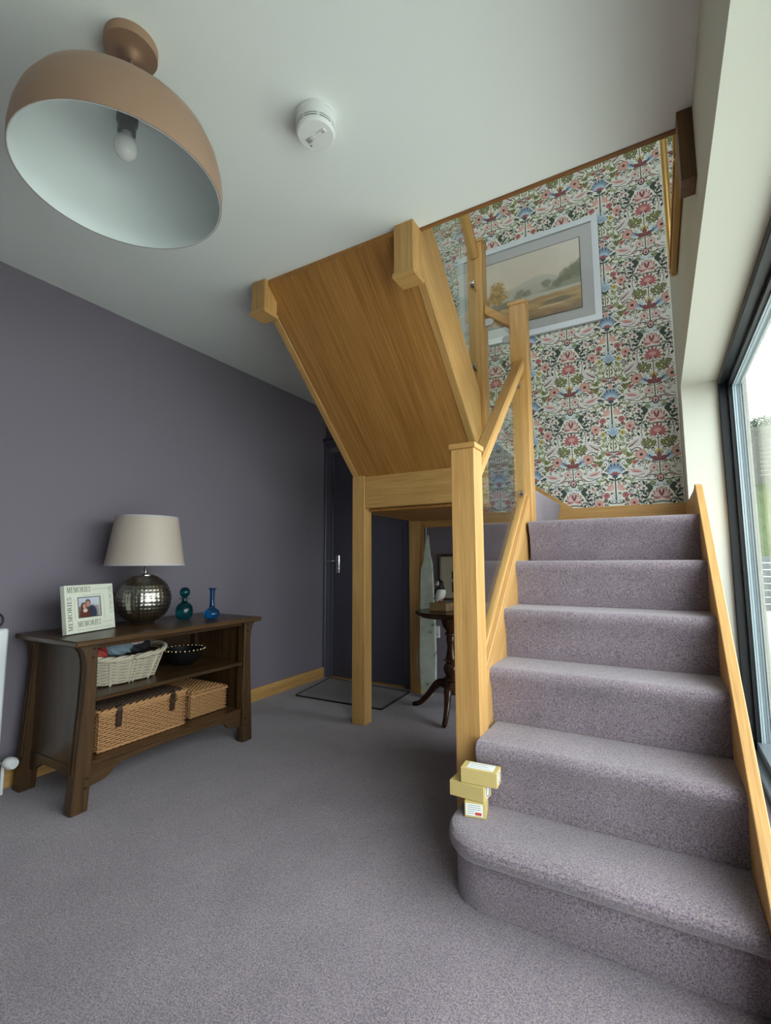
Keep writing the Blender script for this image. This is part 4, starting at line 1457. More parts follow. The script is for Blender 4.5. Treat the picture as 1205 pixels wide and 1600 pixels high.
FW_, FH_ = 0.262, 0.212
tan_ = Vector((-2.304 + 2.234, 1.387 - 1.130, 0)).normalized()
rz = math.atan2(tan_.y, tan_.x)
fr = thing('photo_frame', (-2.234, 1.130, CZ + 0.0045), 'cream photo frame lettered with memories holding a photograph of two people', 'photo frame', rot=(math.radians(-9), 0, rz))
IW, IH = 0.118, 0.088
ix, iz = 0.066, 0.066
D0, D1 = 0.0, 0.022
for (a, b, c_, d_) in ((0, FW_, 0, iz), (0, FW_, iz + IH, FH_), (0, ix, iz, iz + IH), (ix + IW, FW_, iz, iz + IH)):
    box('frame_side', a, b, D0, D1, c_, d_, 'ceramic', fr, 0, local=True)
box('backing', 0.01, FW_ - 0.01, D1 + 0.0002, D1 + 0.004, 0.01, FH_ - 0.01, 'slot', fr, local=True)
bm_st = link('strut', bm_prism([(0.10, 0.016), (0.16, 0.016), (0.15, 0.15), (0.11, 0.15)], 'Y', 0.034, 0.037), 'slot', fr, local=True)
bm_st.rotation_euler = (math.radians(-16), 0, 0)
for (a, b, c_, d_) in ((ix - 0.003, ix + IW + 0.003, iz - 0.003, iz), (ix - 0.003, ix + IW + 0.003, iz + IH, iz + IH + 0.003), (ix - 0.003, ix, iz, iz + IH), (ix + IW, ix + IW + 0.003, iz, iz + IH)):
    box('inner_bead', a, b, -0.002, -0.0002, c_, d_, 'steel', fr, local=True)


def couple(u, v):
    c = mixc(srgb(176, 174, 178), srgb(190, 196, 210), v)
    c = mixc(c, srgb(120, 96, 80), sstep(0.62, 0.52, v + 0.06 * nz(u, v, 6)) * (1 - 0.4 * u))

    def blob(cx, cy, rx, ry, col, cc, soft=0.2):
        return mixc(cc, col, sstep(1 + soft, 1 - soft, math.hypot((u - cx) / rx, (v - cy) / ry)))
    c = blob(0.66, 0.18, 0.24, 0.42, srgb(48, 56, 76), c)
    c = blob(0.34, 0.12, 0.24, 0.42, srgb(92, 48, 40), c)
    c = blob(0.30, 0.56, 0.13, 0.20, srgb(70, 44, 34), c)
    c = blob(0.33, 0.56, 0.075, 0.13, srgb(196, 142, 116), c)
    c = blob(0.50, 0.74, 0.12, 0.17, srgb(66, 52, 44), c)
    c = blob(0.50, 0.69, 0.085, 0.14, srgb(186, 132, 108), c)
    c = blob(0.36, 0.34, 0.10, 0.10, srgb(206, 190, 176), c)
    return c


print_grid('photograph', 60, 44, IW, IH, couple, 'print2', fr, Vector((ix, 0.008, iz)))
lettering('lettering', 'MEMORIES', 0.024, 0.012, 0.180, 0, -0.0004, 'ink', fr, 0.125)
lettering('lettering', 'MEMORIES', 0.024, 0.058, 0.026, 0, -0.0004, 'ink', fr, 0.125)
lettering('lettering', 'MEMORIES', 0.022, 0.032, 0.012, PI / 2, -0.0004, 'ink', fr, 0.15)
lettering('lettering', 'MEMORIES', 0.019, FW_ - 0.026, 0.200, -PI / 2, -0.0004, 'ink_pale', fr, 0.13)


def scribble(name, x0, x1, z, amp, parent, y=-0.0004, mat='ink_pale', vert=False, n=40):
    bm = bmesh.new()
    pv = None
    for i in range(n + 1):
        t = i / n
        x = x0 + (x1 - x0) * t
        zz = z + amp * math.sin(i * 2.1) * (0.6 + 0.4 * math.sin(i * 0.73))
        P = [(x, y, zz - 0.0008), (x, y, zz + 0.0008)] if not vert else [(zz - 0.0008, y, x), (zz + 0.0008, y, x)]
        cv = [bm.verts.new(p) for p in P]
        if pv:
            bm.faces.new((pv[0], cv[0], cv[1], pv[1]))
        pv = cv
    return link(name, bm, mat, parent, local=True)


scribble('script_line', 0.145, 0.25, 0.190, 0.004, fr)
scribble('script_line', 0.09, 0.20, 0.165, 0.004, fr)
scribble('script_line', 0.19, 0.25, 0.035, 0.004, fr)
scribble('script_line', 0.055, 0.25, 0.012, 0.004, fr)
scribble('script_line', 0.06, 0.15, 0.047, 0.004, fr, vert=True)
scribble('script_line', 0.05, 0.16, 0.205, 0.004, fr, vert=True)

# ------------------------------------------------------------------ glass ornaments
bx, by = -2.312, 1.775
tb = thing('stoppered_bottle', (bx, by, CZ), 'squat teal glass bottle with a ball stopper', 'bottle')
link('body', bm_lathe([(0.0, CZ + 0.0006), (0.0264, CZ + 0.0006), (0.0352, CZ + 0.006), (0.0440, CZ + 0.022), (0.0471, CZ + 0.044), (0.0440, CZ + 0.066), (0.0334, CZ + 0.083), (0.0194, CZ + 0.092), (0.0141, CZ + 0.100), (0.0141, CZ + 0.112), (0.0299, CZ + 0.114), (0.0299, CZ + 0.117), (0.0, CZ + 0.118)], bx, by, 36), 'teal_glass', tb, smooth=60)
link('stopper', bm_lathe([(0.0, CZ + 0.1185), (0.0114, CZ + 0.1185), (0.0158, CZ + 0.123), (0.0255, CZ + 0.134), (0.0286, CZ + 0.148), (0.0255, CZ + 0.162), (0.0158, CZ + 0.173), (0.0, CZ + 0.178)], bx, by, 28), 'teal_glass', tb, smooth=60)
vx, vy = -2.190, 1.862
bv = link('bud_vase', bm_lathe([(0.0, CZ + 0.0006), (0.020, CZ + 0.0006), (0.034, CZ + 0.007), (0.0430, CZ + 0.022), (0.043, CZ + 0.034), (0.036, CZ + 0.047), (0.022, CZ + 0.056), (0.0145, CZ + 0.064), (0.0125, CZ + 0.09), (0.0130, CZ + 0.150), (0.0145, CZ + 0.164), (0.026, CZ + 0.168), (0.0255, CZ + 0.170), (0.011, CZ + 0.1665), (0.0095, CZ + 0.09), (0.0095, CZ + 0.07), (0.0, CZ + 0.068)], vx, vy, 32), 'blue_glass', None, smooth=60)
tag(bv, 'slim blue glass bud vase with round foot and long neck', 'vase')


# ------------------------------------------------------------------ baskets
def weave_box(x0, x1, y0, y1, z0, z1, rows, mat_r, amp=0.0028, step=0.014):
    """woven walls: wavy strands round a rectangle, over-and-under on upright stakes"""
    bm = bmesh.new()
    rc = 0.012
    per = []
    def seg(ax, ay, bx_, by_):
        n = max(2, int(math.hypot(bx_ - ax, by_ - ay) / step))
        for i in range(n):
            per.append((ax + (bx_ - ax) * i / n, ay + (by_ - ay) * i / n))
    seg(x0, y0, x1, y0); seg(x1, y0, x1, y1); seg(x1, y1, x0, y1); seg(x0, y1, x0, y0)
    if len(per) % 2:
        per.pop()
    cxm, cym = (x0 + x1) / 2, (y0 + y1) / 2
    dz = (z1 - z0) / rows
    for r in range(rows):
        z = z0 + dz * (r + 0.5)
        path = []
        for i, (px, py) in enumerate(per):
            s = amp if (i + r) % 2 else -amp
            nx_ = (1 if abs(px - x1) < 1e-6 else -1 if abs(px - x0) < 1e-6 else 0)
            ny_ = (1 if abs(py - y1) < 1e-6 else -1 if abs(py - y0) < 1e-6 else 0)
            path.append((px + nx_ * s, py + ny_ * s, z + 0.0006 * math.sin(i * 1.7 + r)))
        bm_tube(path, dz * 0.43, 5, bm, closed=True)
    return bm


def stakes(x0, x1, y0, y1, z0, z1, step=0.014, rad=0.0022):
    bm = bmesh.new()
    n = int((y1 - y0) / step)
    for i in range(n + 1):
        y = y0 + (y1 - y0) * i / n
        for x in (x0, x1):
            bm_tube([(x, y, z0), (x, y, z1)], rad, 5, bm)
    n = int((x1 - x0) / step)
    for i in range(1, n):
        x = x0 + (x1 - x0) * i / n
        for y in (y0, y1):
            bm_tube([(x, y, z0), (x, y, z1)], rad, 5, bm)
    return bm


def rope(path, rad, tw, n=2, closed=True):
    """plaited border"""
    bm = bmesh.new()
    P = [Vector(p) for p in path]
    for k in range(n):
        pts = []
        m = len(P)
        for i in range(m):
            t = (P[(i + 1) % m] - P[i - 1]).normalized() if closed else (P[min(i + 1, m - 1)] - P[max(i - 1, 0)]).normalized()
            s = t.cross(Vector((0, 0, 1))).normalized()
            a = i * tw + 2 * PI * k / n
            pts.append(P[i] + (s * math.cos(a) + Vector((0, 0, 1)) * math.sin(a)) * rad * 0.6)
        bm_tube(pts, rad * 0.72, 5, bm, closed=closed)
    return bm


def rect_path(x0, x1, y0, y1, z, step=0.008):
    out = []
    def seg(ax, ay, bx_, by_):
        n = max(2, int(math.hypot(bx_ - ax, by_ - ay) / step))
        for i in range(n):
            out.append((ax + (bx_ - ax) * i / n, ay + (by_ - ay) * i / n, z))
    seg(x0, y0, x1, y0); seg(x1, y0, x1, y1); seg(x1, y1, x0, y1); seg(x0, y1, x0, y0)
    return out


def weave_top(x0, x1, y0, y1, z, rows, rad):
    bm = bmesh.new()
    for r in range(rows):
        x = x0 + (x1 - x0) * (r + 0.5) / rows
        n = int((y1 - y0) / 0.016)
        bm_tube([(x, y0 + (y1 - y0) * i / n, z + (0.003 if (i + r) % 2 else -0.003)) for i in range(n + 1)], rad, 5, bm)
    return bm


def stuff(o):
    o['kind'] = 'stuff'
    return o


BS = 0.184
h1 = thing('wicker_hamper', (-2.28, 1.44, BS), 'large wicker hamper with dark lid and leather straps on the bottom shelf', 'hamper')
hx0, hx1, hy0, hy1, hz1 = -2.45, -2.118, 1.225, 1.648, 0.335
stuff(link('woven_wall', weave_box(hx0, hx1, hy0, hy1, BS + 0.006, hz1 - 0.004, 15, 0, 0.0042, 0.021), 'wicker', h1, smooth='all'))
stuff(link('stakes', stakes(hx0, hx1, hy0, hy1, BS + 0.002, hz1, 0.021), 'wicker', h1))
box('liner', hx0 + 0.006, hx1 - 0.006, hy0 + 0.006, hy1 - 0.006, BS + 0.001, hz1 - 0.002, 'wicker_dark', h1)
link('rim_plait', rope(rect_path(hx0, hx1, hy0, hy1, hz1 + 0.003), 0.007, 0.9), 'wicker', h1, smooth='all')
link('foot_plait', rope(rect_path(hx0, hx1, hy0, hy1, BS + 0.0075), 0.006, 0.9), 'wicker', h1, smooth='all')
lid = link('lid', bm_box(hx0 - 0.002, hx1 + 0.002, hy0 - 0.002, hy1 + 0.002, hz1 + 0.008, hz1 + 0.022, 0.003), 'wicker_dark', h1)
link('lid_plait', rope(rect_path(hx0 - 0.004, hx1 + 0.004, hy0 - 0.004, hy1 + 0.004, hz1 + 0.016), 0.009, 0.8), 'wicker', lid, smooth='all')
stuff(link('lid_weave', weave_top(hx0 + 0.006, hx1 - 0.006, hy0 + 0.006, hy1 - 0.006, hz1 + 0.024, 26, 0.0062), 'wicker_dark', lid, smooth='all'))
for yy in (1.305, 1.572):
    stp = link('strap', bm_prism([(hx1 + 0.0055, hz1 + 0.032), (hx1 + 0.014, hz1 + 0.028), (hx1 + 0.0175, hz1 + 0.01), (hx1 + 0.0135, hz1 - 0.05), (hx1 + 0.009, hz1 - 0.062), (hx1 + 0.0065, hz1 - 0.05), (hx1 + 0.0125, hz1 + 0.008)], 'Y', yy - 0.012, yy + 0.012), 'leather', h1)
    if yy > 1.5:
        pth = [(hx1 + 0.0235, yy + 0.016 * math.cos(a), hz1 - 0.002 + 0.018 * math.sin(a)) for a in [2 * PI * i / 16 for i in range(16)]]
        link('buckle', bm_tube(pth, 0.0032, 6, closed=True), 'brass', stp, smooth=True)
        link('buckle_pin', bm_tube([(hx1 + 0.021, yy, hz1 + 0.016), (hx1 + 0.021, yy, hz1 - 0.018)], 0.0016, 6), 'brass', stp)

h2 = thing('small_wicker_hamper', (-2.30, 1.84, BS), 'small honey wicker box with lid at the right of the bottom shelf', 'hamper')
sx0, sx1, sy0, sy1, sz_ = -2.46, -2.150, 1.715, 1.940, 0.292
stuff(link('woven_wall', weave_box(sx0, sx1, sy0, sy1, BS + 0.004, sz_, 12, 0, 0.0038, 0.018), 'wicker', h2, smooth='all'))
stuff(link('stakes', stakes(sx0, sx1, sy0, sy1, BS + 0.002, sz_, 0.018), 'wicker', h2))
box('liner', sx0 + 0.006, sx1 - 0.006, sy0 + 0.006, sy1 - 0.006, BS + 0.001, sz_ - 0.001, 'wicker_dark', h2)
lid = link('lid', bm_box(sx0 - 0.004, sx1 + 0.004, sy0 - 0.004, sy1 + 0.004, sz_ + 0.001, sz_ + 0.016, 0.003), 'wicker', h2)
link('lid_plait', rope(rect_path(sx0 - 0.006, sx1 + 0.006, sy0 - 0.006, sy1 + 0.006, sz_ + 0.009), 0.008, 0.8), 'wicker', lid, smooth='all')
stuff(link('lid_weave', weave_top(sx0 + 0.006, sx1 - 0.006, sy0 + 0.006, sy1 - 0.006, sz_ + 0.018, 24, 0.0062), 'wicker', lid, smooth='all'))

# bleached oval basket on the middle shelf
MS = 0.437
ob = thing('oval_basket', (-2.27, 1.40, MS), 'bleached wicker oval basket filled with cloths on the middle shelf', 'basket')
bcx, bcy = -2.285, 1.395


def oval(t, z, grow):
    k = (z - MS) / 0.125
    a, b = 0.105 + 0.04 * k + grow, 0.160 + 0.045 * k + grow
    ct, st_ = math.cos(t), math.sin(t)
    e = 0.75
    lift = 0.022 * k * abs(st_) ** 3
    return (bcx + a * math.copysign(abs(ct) ** e, ct), bcy + b * math.copysign(abs(st_) ** e, st_), z + lift)


bm = bmesh.new()
nst = 52
for r in range(15):
    z = MS + 0.006 + 0.105 * (r + 0.5) / 15
    path = [oval(2 * PI * i / nst, z, 0.003 if (i // 2 + r) % 2 else -0.003) for i in range(nst)]
    bm_tube(path, 0.0036, 5, bm, closed=True)
stuff(link('woven_wall', bm, 'wicker_pale', ob, smooth='all'))
bm = bmesh.new()
for i in range(0, nst, 4):
    t = 2 * PI * i / nst
    for dt in (-0.02, 0.02):
        bm_tube([oval(t + dt, MS + 0.002 + 0.11 * q / 4, 0.003) for q in range(5)], 0.004, 5, bm)
stuff(link('stakes', bm, 'wicker_pale', ob))
link('rim_plait', rope([oval(2 * PI * i / 110, MS + 0.122, 0.002) for i in range(110)], 0.011, 0.45, 3), 'wicker_pale', ob, smooth='all')
bm = bmesh.new()
R0 = [bm.verts.new(oval(2 * PI * i / nst, MS + 0.001, -0.010)) for i in range(nst)]
R1 = [bm.verts.new(oval(2 * PI * i / nst, MS + 0.105, -0.010)) for i in range(nst)]
for i in range(nst):
    bm.faces.new((R0[i], R0[(i + 1) % nst], R1[(i + 1) % nst], R1[i]))
bm.faces.new(R0[::-1])
bm.faces.new(R1)
link('liner', bm, 'wicker_dark', ob)


def crumple(name, c, r, sx, sy, sz, seed, mat, label, cat, amp=0.35):
    bm = bmesh.new()
    bmesh.ops.create_icosphere(bm, subdivisions=4, radius=1)
    for v in bm.verts:
        d_ = 1 + amp * fbm(v.co.x + seed, v.co.y + v.co.z, 1.6, seed)
        v.co = Vector((c[0] + v.co.x * r * sx * d_, c[1] + v.co.y * r * sy * d_, c[2] + v.co.z * r * sz * d_))
    return tag(link(name, bm, mat, None, smooth='all'), label, cat, 'cloths in the oval basket')


crumple('cloth', (-2.235, 1.255, MS + 0.142), 0.05, 0.9, 0.9, 0.75, 2, 'red_cloth', 'crumpled red cloth at the left of the bleached basket', 'cloth')
crumple('cloth', (-2.25, 1.362, MS + 0.155), 0.055, 0.9, 1.25, 0.72, 5, 'blue_cloth', 'crumpled slate blue cloth in the middle of the bleached basket', 'cloth')
crumple('cloth', (-2.29, 1.475, MS + 0.145), 0.058, 0.9, 1.1, 0.6, 9, 'navy_cloth', 'dark cloth at the right of the bleached basket', 'cloth')
crumple('cloth', (-2.215, 1.435, MS + 0.176), 0.024, 0.8, 1.5, 0.5, 12, 'pink_cloth', 'small pale cloth lying on the dark cloth', 'cloth')
# dark bowl with a beaded rim
gx, gy = -2.30, 1.775
gb = thing('beaded_bowl', (gx, gy, MS), 'dark bowl with a gilt beaded rim on the middle shelf', 'bowl')
link('bowl', bm_lathe([(0.0, MS + 0.0005), (0.045, MS + 0.0005), (0.075, MS + 0.025), (0.100, MS + 0.060), (0.108, MS + 0.082), (0.103, MS + 0.082), (0.094, MS + 0.06), (0.07, MS + 0.03), (0.0, MS + 0.012)], gx, gy, 36, caps=False), 'black', gb, smooth=50)
bead0 = None
for i in range(30):
    a = 2 * PI * i / 30
    mat_ = 'brass' if i % 3 else 'pewter'
    link('bead', bm_sphere((gx + 0.108 * math.cos(a), gy + 0.108 * math.sin(a), MS + 0.086), 0.009 if i % 2 else 0.006, 1, 1, 1, 8, 6), mat_, gb, smooth='all')

# ------------------------------------------------------------------ radiator and its ring ornament
rd = thing('radiator', (-2.53, 0.55, 0.12), 'white panel radiator at the left edge by the console table', 'radiator')
box('panel', -2.540, -2.500, -0.2, 1.028, 0.122, 0.708, 'white_gloss', rd, 0.008)
for i in range(13):
    y = -0.14 + i * 0.088
    box('flute', -2.4995, -2.493, y, y + 0.05, 0.16, 0.668, 'white_gloss', rd, 0.003)
box('end_grille', -2.583, -2.5405, 1.000, 1.028, 0.14, 0.70, 'white_gloss', rd, 0.003)
box('top_grille', -2.583, -2.5405, -0.2, 0.999, 0.688, 0.702, 'white_gloss', rd, 0.003)
vl = link('valve', bm_tube([(-2.52, 1.0285, 0.135), (-2.52, 1.052, 0.135)], 0.009, 12), 'chrome', rd, smooth=True)
vh = bm_tube([(-2.512, 1.058, 0.134), (-2.500, 1.060, 0.133), (-2.472, 1.066, 0.131), (-2.462, 1.068, 0.130)], [0.017, 0.024, 0.025, 0.019], 20)
link('valve_head', vh, 'white', vl, smooth=40)
link('valve_pipe', bm_tube([(-2.52, 1.05, 0.128), (-2.52, 1.05, 0.0005)], 0.007, 10), 'white_gloss', vl, smooth=True)
pth = [(-2.548, 0.990 + 0.030 * math.cos(a), 0.742 + 0.031 * math.sin(a)) for a in [2 * PI * i / 24 for i in range(24)]]
rg = link('ring_ornament', bm_tube(pth, 0.0045, 8, closed=True), 'black', None, smooth='all')
tag(rg, 'black metal ring standing on top of the radiator', 'ornament')

# ------------------------------------------------------------------ doormat
dm = thing('doormat', (-2.1, 3.1, 0), 'thin brown doormat on the carpet in front of the dark door', 'doormat')
mp = [(-2.40, 2.845), (-1.672, 2.862), (-1.70, 3.325), (-2.50, 3.405)]
link('pile', bm_prism(mp, 'Z', 0.0008, 0.008), 'mat', dm)
for i in range(4):
    a, b = Vector((*mp[i], 0.0055)), Vector((*mp[(i + 1) % 4], 0.0055))
    link('binding', bm_tube([a, b], 0.0055, 6), 'mat_edge', dm)

# ------------------------------------------------------------------ pedestal table with puffin
px_, py_ = -1.215, 2.985
pt = thing('pedestal_table', (px_, py_, 0), 'round mahogany tripod pedestal table below the stair turn', 'table')
TZ = 0.668
link('top', bm_lathe([(0.0, TZ - 0.036), (0.195, TZ - 0.036), (0.200, TZ - 0.026), (0.222, TZ - 0.022), (0.232, TZ - 0.014), (0.232, TZ - 0.006), (0.226, TZ), (0.0, TZ)], px_, py_, 56), 'mahogany', pt, smooth=40)
col = [(0.0, 0.632), (0.062, 0.632), (0.060, 0.60), (0.050, 0.565), (0.030, 0.54), (0.028, 0.535), (0.038, 0.525), (0.038, 0.515), (0.026, 0.508), (0.030, 0.498), (0.028, 0.47), (0.024, 0.44), (0.028, 0.40), (0.034, 0.37), (0.036, 0.362), (0.050, 0.357), (0.050, 0.349), (0.036, 0.344), (0.034, 0.335), (0.046, 0.318), (0.052, 0.298), (0.048, 0.275), (0.038, 0.258), (0.036, 0.25), (0.052, 0.243), (0.052, 0.226), (0.046, 0.22), (0.046, 0.15), (0.03, 0.135), (0.0, 0.13)]
link('pedestal', bm_lathe(col, px_, py_, 32), 'mahogany', pt, smooth=35)
for ang in (math.atan2(3.061 - py_, -1.543 - px_), math.atan2(2.742 - py_, -1.169 - px_), math.radians(45)):
    rl = 0.325 if ang > 1 else 0.250
    ln = rl
    ctrl = [(0.020, 0.178, 0.030), (0.07, 0.196, 0.030), (0.12, 0.178, 0.026), (ln * 0.58, 0.105, 0.020), (ln * 0.78, 0.042, 0.017), (ln * 0.92, 0.020, 0.017), (ln, 0.0135, 0.0135)]
    P3 = [(px_ + r * math.cos(ang), py_ + r * math.sin(ang), z) for r, z, q in ctrl]
    path = catmull(P3, 5)
    rr_ = []
    for i in range(len(path)):
        t = i / 5.0
        k = min(int(t), len(ctrl) - 2)
        f_ = t - k
        rr_.append(ctrl[k][2] * (1 - f_) + ctrl[k + 1][2] * f_)
    link('leg', bm_tube(path, rr_, 10), 'mahogany', pt, smooth=60)

bk = link('wood_block', bm_prism([(-1.340, 2.93), (-1.215, 2.915), (-1.19, 3.03), (-1.318, 3.05)], 'Z', TZ + 0.0006, TZ + 0.054, 0.002), 'pale_wood')
tag(bk, 'pale wooden block under the painted puffin on the pedestal table', 'block')
ux, uy, uz = -1.275, 2.965, TZ + 0.055
pu = thing('puffin_figure', (ux, uy, uz), 'black and white painted wooden puffin standing on a pale block', 'ornament')
# body: rings along a leaning axis, tail to crown; the bird faces left and away a little
fx, fy = -0.35, -0.94       # belly direction (horizontal unit vector)
sp = [(-0.012, 0.014, 0.010, 0.010), (-0.012, 0.018, 0.022, 0.020), (-0.007, 0.034, 0.032, 0.029), (0.001, 0.052, 0.036, 0.032), (0.007, 0.070, 0.034, 0.030), (0.010, 0.086, 0.028, 0.026), (0.009, 0.097, 0.0225, 0.022), (0.006, 0.105, 0.021, 0.020), (0.002, 0.117, 0.0235, 0.0215), (0.000, 0.130, 0.0235, 0.0215), (0.000, 0.141, 0.019, 0.0175), (0.000, 0.148, 0.010, 0.010), (0.000, 0.150, 0.002, 0.002)]
sdx, sdy = 0.94, -0.35      # chest direction
bm = bmesh.new()
rings = []
nn = 24
for k, (o_, z_, ra, rb) in enumerate(sp):
    ring = []
    for i in range(nn):
        a = 2 * PI * i / nn
        lx, ly = o_ + ra * math.cos(a), rb * math.sin(a)
        ring.append(bm.verts.new((ux + lx * sdx - ly * sdy, uy + lx * sdy + ly * sdx, uz + z_ - (0.010 * (1 - math.cos(a)) if k < 3 else 0))))
    rings.append(ring)
for k, (A, B) in enumerate(zip(rings[:-1], rings[1:])):
    for i in range(nn):
        f = bm.faces.new((A[i], A[(i + 1) % nn], B[(i + 1) % nn], B[i]))
        am = 2 * PI * (i + 0.5) / nn
        front = math.cos(am - 5.6) > -0.30 and k <= 4
        f.material_index = 1 if front else 0
bm.faces.new(rings[0][::-1])
bm.faces.new(rings[-1])
link('body', bm, None, pu, smooth='all', mats=['puffin_black', 'puffin_white'])
link('tail', bm_tube([(ux - 0.026 * sdx, uy - 0.026 * sdy, uz + 0.036), (ux - 0.044 * sdx, uy - 0.044 * sdy, uz + 0.026), (ux - 0.060 * sdx, uy - 0.060 * sdy, uz + 0.020)], [0.014, 0.010, 0.004], 8), 'puffin_black', pu, smooth='all')
link('wing', bm_sphere((ux - 0.028, uy - 0.004, uz + 0.060), 0.032, 0.42, 0.5, 1.0, 12, 8), 'puffin_black', pu, smooth='all')
link('face', bm_sphere((ux - 0.007, uy - 0.0105, uz + 0.124), 0.0185, 0.85, 0.75, 1.05, 14, 10), 'puffin_white', pu, smooth='all')
hx_, hy_ = ux + 0.006 * sdx, uy + 0.006 * sdy
bko = link('beak', bm_prism([(-0.020, -0.009), (-0.044, -0.002), (-0.040, 0.004), (-0.020, 0.010)], 'Y', -0.005, 0.005), 'orange', pu, local=True)
bko.location = (0.004, 0.000, 0.121)
bko.rotation_euler = (0, 0, math.radians(48))
link('eye', bm_sphere((ux - 0.0075, uy - 0.0236, uz + 0.131), 0.0035, 1, 1, 1, 8, 6), 'puffin_black', pu, smooth='all')
for s in (-1, 1):
    ft = bm_tube([(ux + 0.004 + s * 0.012, uy - 0.004 * s, uz + 0.026), (ux + 0.004 + s * 0.012, uy - 0.004 * s - 0.002, uz + 0.009), (ux + 0.008 + s * 0.012, uy - 0.016 - 0.004 * s, uz + 0.0065)], [0.004, 0.004, 0.006], 8)
    link('foot', ft, 'orange', pu, smooth=True)

# picture leaning behind the puffin on the far wall
p2 = thing('small_picture', (-1.36, YF, 0.70), 'small brown framed print on the dark wall behind the puffin', 'picture')
qx0, qx1, qz0, qz1 = -1.482, -1.235, 0.70, 1.05
f2 = 0.018
for (a, b, c_, d_) in ((qx0, qx0 + f2, qz0, qz1), (qx1 - f2, qx1, qz0, qz1), (qx0 + f2, qx1 - f2, qz0, qz0 + f2), (qx0 + f2, qx1 - f2, qz1 - f2, qz1)):
    box('frame_side', a, b, YF - 0.022, YF - 0.002, c_, d_, 'dark_oak_z', p2, 0.003)
box('print_sheet', qx0 + f2, qx1 - f2, YF - 0.010, YF - 0.006, qz0 + f2, qz1 - f2, 'paper', p2)
box('dark_plate', -1.375, -1.27, YF - 0.0115, YF - 0.0102, 0.86, 0.92, 'slot', p2)
box('dark_plate', -1.375, -1.27, YF - 0.0115, YF - 0.0102, 0.76, 0.84, 'slot', p2)

# wall socket
so = thing('wall_socket', (-1.515, YF, 0.41), 'white double wall socket low on the dark wall behind the table', 'socket')
box('plate', -1.620, -1.484, YF - 0.010, YF - 0.001, 0.412, 0.500, 'white', so, 0.002)
for xx in (-1.585, -1.515):
    box('switch', xx - 0.006, xx + 0.006, YF - 0.0135, YF - 0.0102, 0.475, 0.492, 'white', so, 0.001)
    for (dx, dz_, w2, h2_) in ((0, 0.022, 0.003, 0.005), (-0.011, -0.002, 0.005, 0.003), (0.011, -0.002, 0.005, 0.003)):
        box('pin_hole', xx + dx - w2, xx + dx + w2, YF - 0.0108, YF - 0.0098, 0.440 + dz_ - h2_, 0.440 + dz_ + h2_, 'slot', so)

# weathered board leaning by the rear oak post
bd = thing('weathered_board', (-1.53, 3.25, 0), 'tall flaking white painted board with pointed top leaning by the oak post', 'board')
out_ = [(0.0, 0.0), (0.030, 0.02), (0.052, 0.075), (0.060, 0.14), (0.058, 0.30), (0.046, 0.55), (0.030, 0.80), (0.022, 0.93), (0.015, 0.99), (-0.002, 1.05), (-0.012, 1.14), (-0.018, 1.20), (-0.026, 1.20), (-0.036, 1.17), (-0.046, 1.08), (-0.054, 0.99), (-0.072, 0.945), (-0.076, 0.90), (-0.074, 0.70), (-0.072, 0.45), (-0.070, 0.25), (-0.058, 0.10), (-0.035, 0.03)]
bo = link('plank', bm_prism([(x, z) for x, z in out_], 'Y', -0.016, 0.016, 0.004), 'flaking', bd, local=True)
link('rod', bm_tube([(-0.048, 0.024, 1.0), (-0.048, 0.024, 1.265)], 0.006, 8), 'flaking', bd, local=True)
link('rope_loop', bm_tube(catmull([(-0.075, 0.0, 0.36), (-0.088, 0.0, 0.30), (-0.090, 0.0, 0.24), (-0.080, 0.0, 0.17), (-0.070, 0.0, 0.12)], 5), 0.0035, 6), 'mount', bd, local=True, smooth=True)
bd.location = (-1.512, 3.265, 0.002)
bd.rotation_euler = (math.radians(-4.5), math.radians(0), math.radians(4))


# ------------------------------------------------------------------ card boxes on the bottom step
def card_box(name, loc, rz_, lx, ly, lz, label, lab_faces):
    t = thing(name, loc, label, 'box', 'card boxes on the bottom step', rot=(0, 0, rz_))
    link('carton', bm_box(-lx / 2, lx / 2, -ly / 2, ly / 2, 0, lz, 0.0012), 'card', t, local=True)
    for kind in lab_faces:
        if kind == 'top':
            lb = link('label_sheet', bm_box(-lx * 0.34, lx * 0.38, -ly * 0.38, ly * 0.40, lz + 0.0001, lz + 0.0006), 'label', t, local=True)
            for i in range(3):
                link('print_line', bm_box(-lx * 0.30, lx * (0.30 - 0.08 * i), -ly * 0.25 + i * ly * 0.22, -ly * 0.25 + i * ly * 0.22 + 0.002, lz + 0.0006, lz + 0.0008), 'ink_pale', lb, local=True)
        if kind == 'end':
            pts = [(0.020 * math.cos(a), lz * 0.52 + 0.020 * math.sin(a)) for a in [2 * PI * i / 20 for i in range(20)]]
            link('stamp', bm_prism(pts, 'X', lx / 2 + 0.0001, lx / 2 + 0.0005), 'label', t, local=True)
            bm = bmesh.new()
            pth = [(lx / 2 + 0.0007, 0.013 * math.cos(a), lz * 0.52 + 0.016 * math.sin(a)) for a in [2 * PI * i / 20 for i in range(20)]]
            bm_tube(pth, 0.0013, 5, bm, closed=True)
            link('stamp_ring', bm, 'ink', t, local=True)
        if kind == 'front':
            lb = link('label_sheet', bm_box(-lx * 0.44, lx * 0.36, -ly / 2 - 0.0006, -ly / 2 - 0.0001, lz * 0.14, lz * 0.90), 'label', t, local=True)
            for i in range(5):
                link('print_line', bm_box(-lx * 0.36, lx * (0.26 if i < 3 else -0.04), -ly / 2 - 0.0009, -ly / 2 - 0.0006, lz * (0.78 - 0.13 * i), lz * (0.78 - 0.13 * i) + 0.0018), 'ink_pale', lb, local=True)
            link('red_panel', bm_box(0.0, lx * 0.30, -ly / 2 - 0.0009, -ly / 2 - 0.0006, lz * 0.20, lz * 0.38), 'red_print', lb, local=True)
    return t


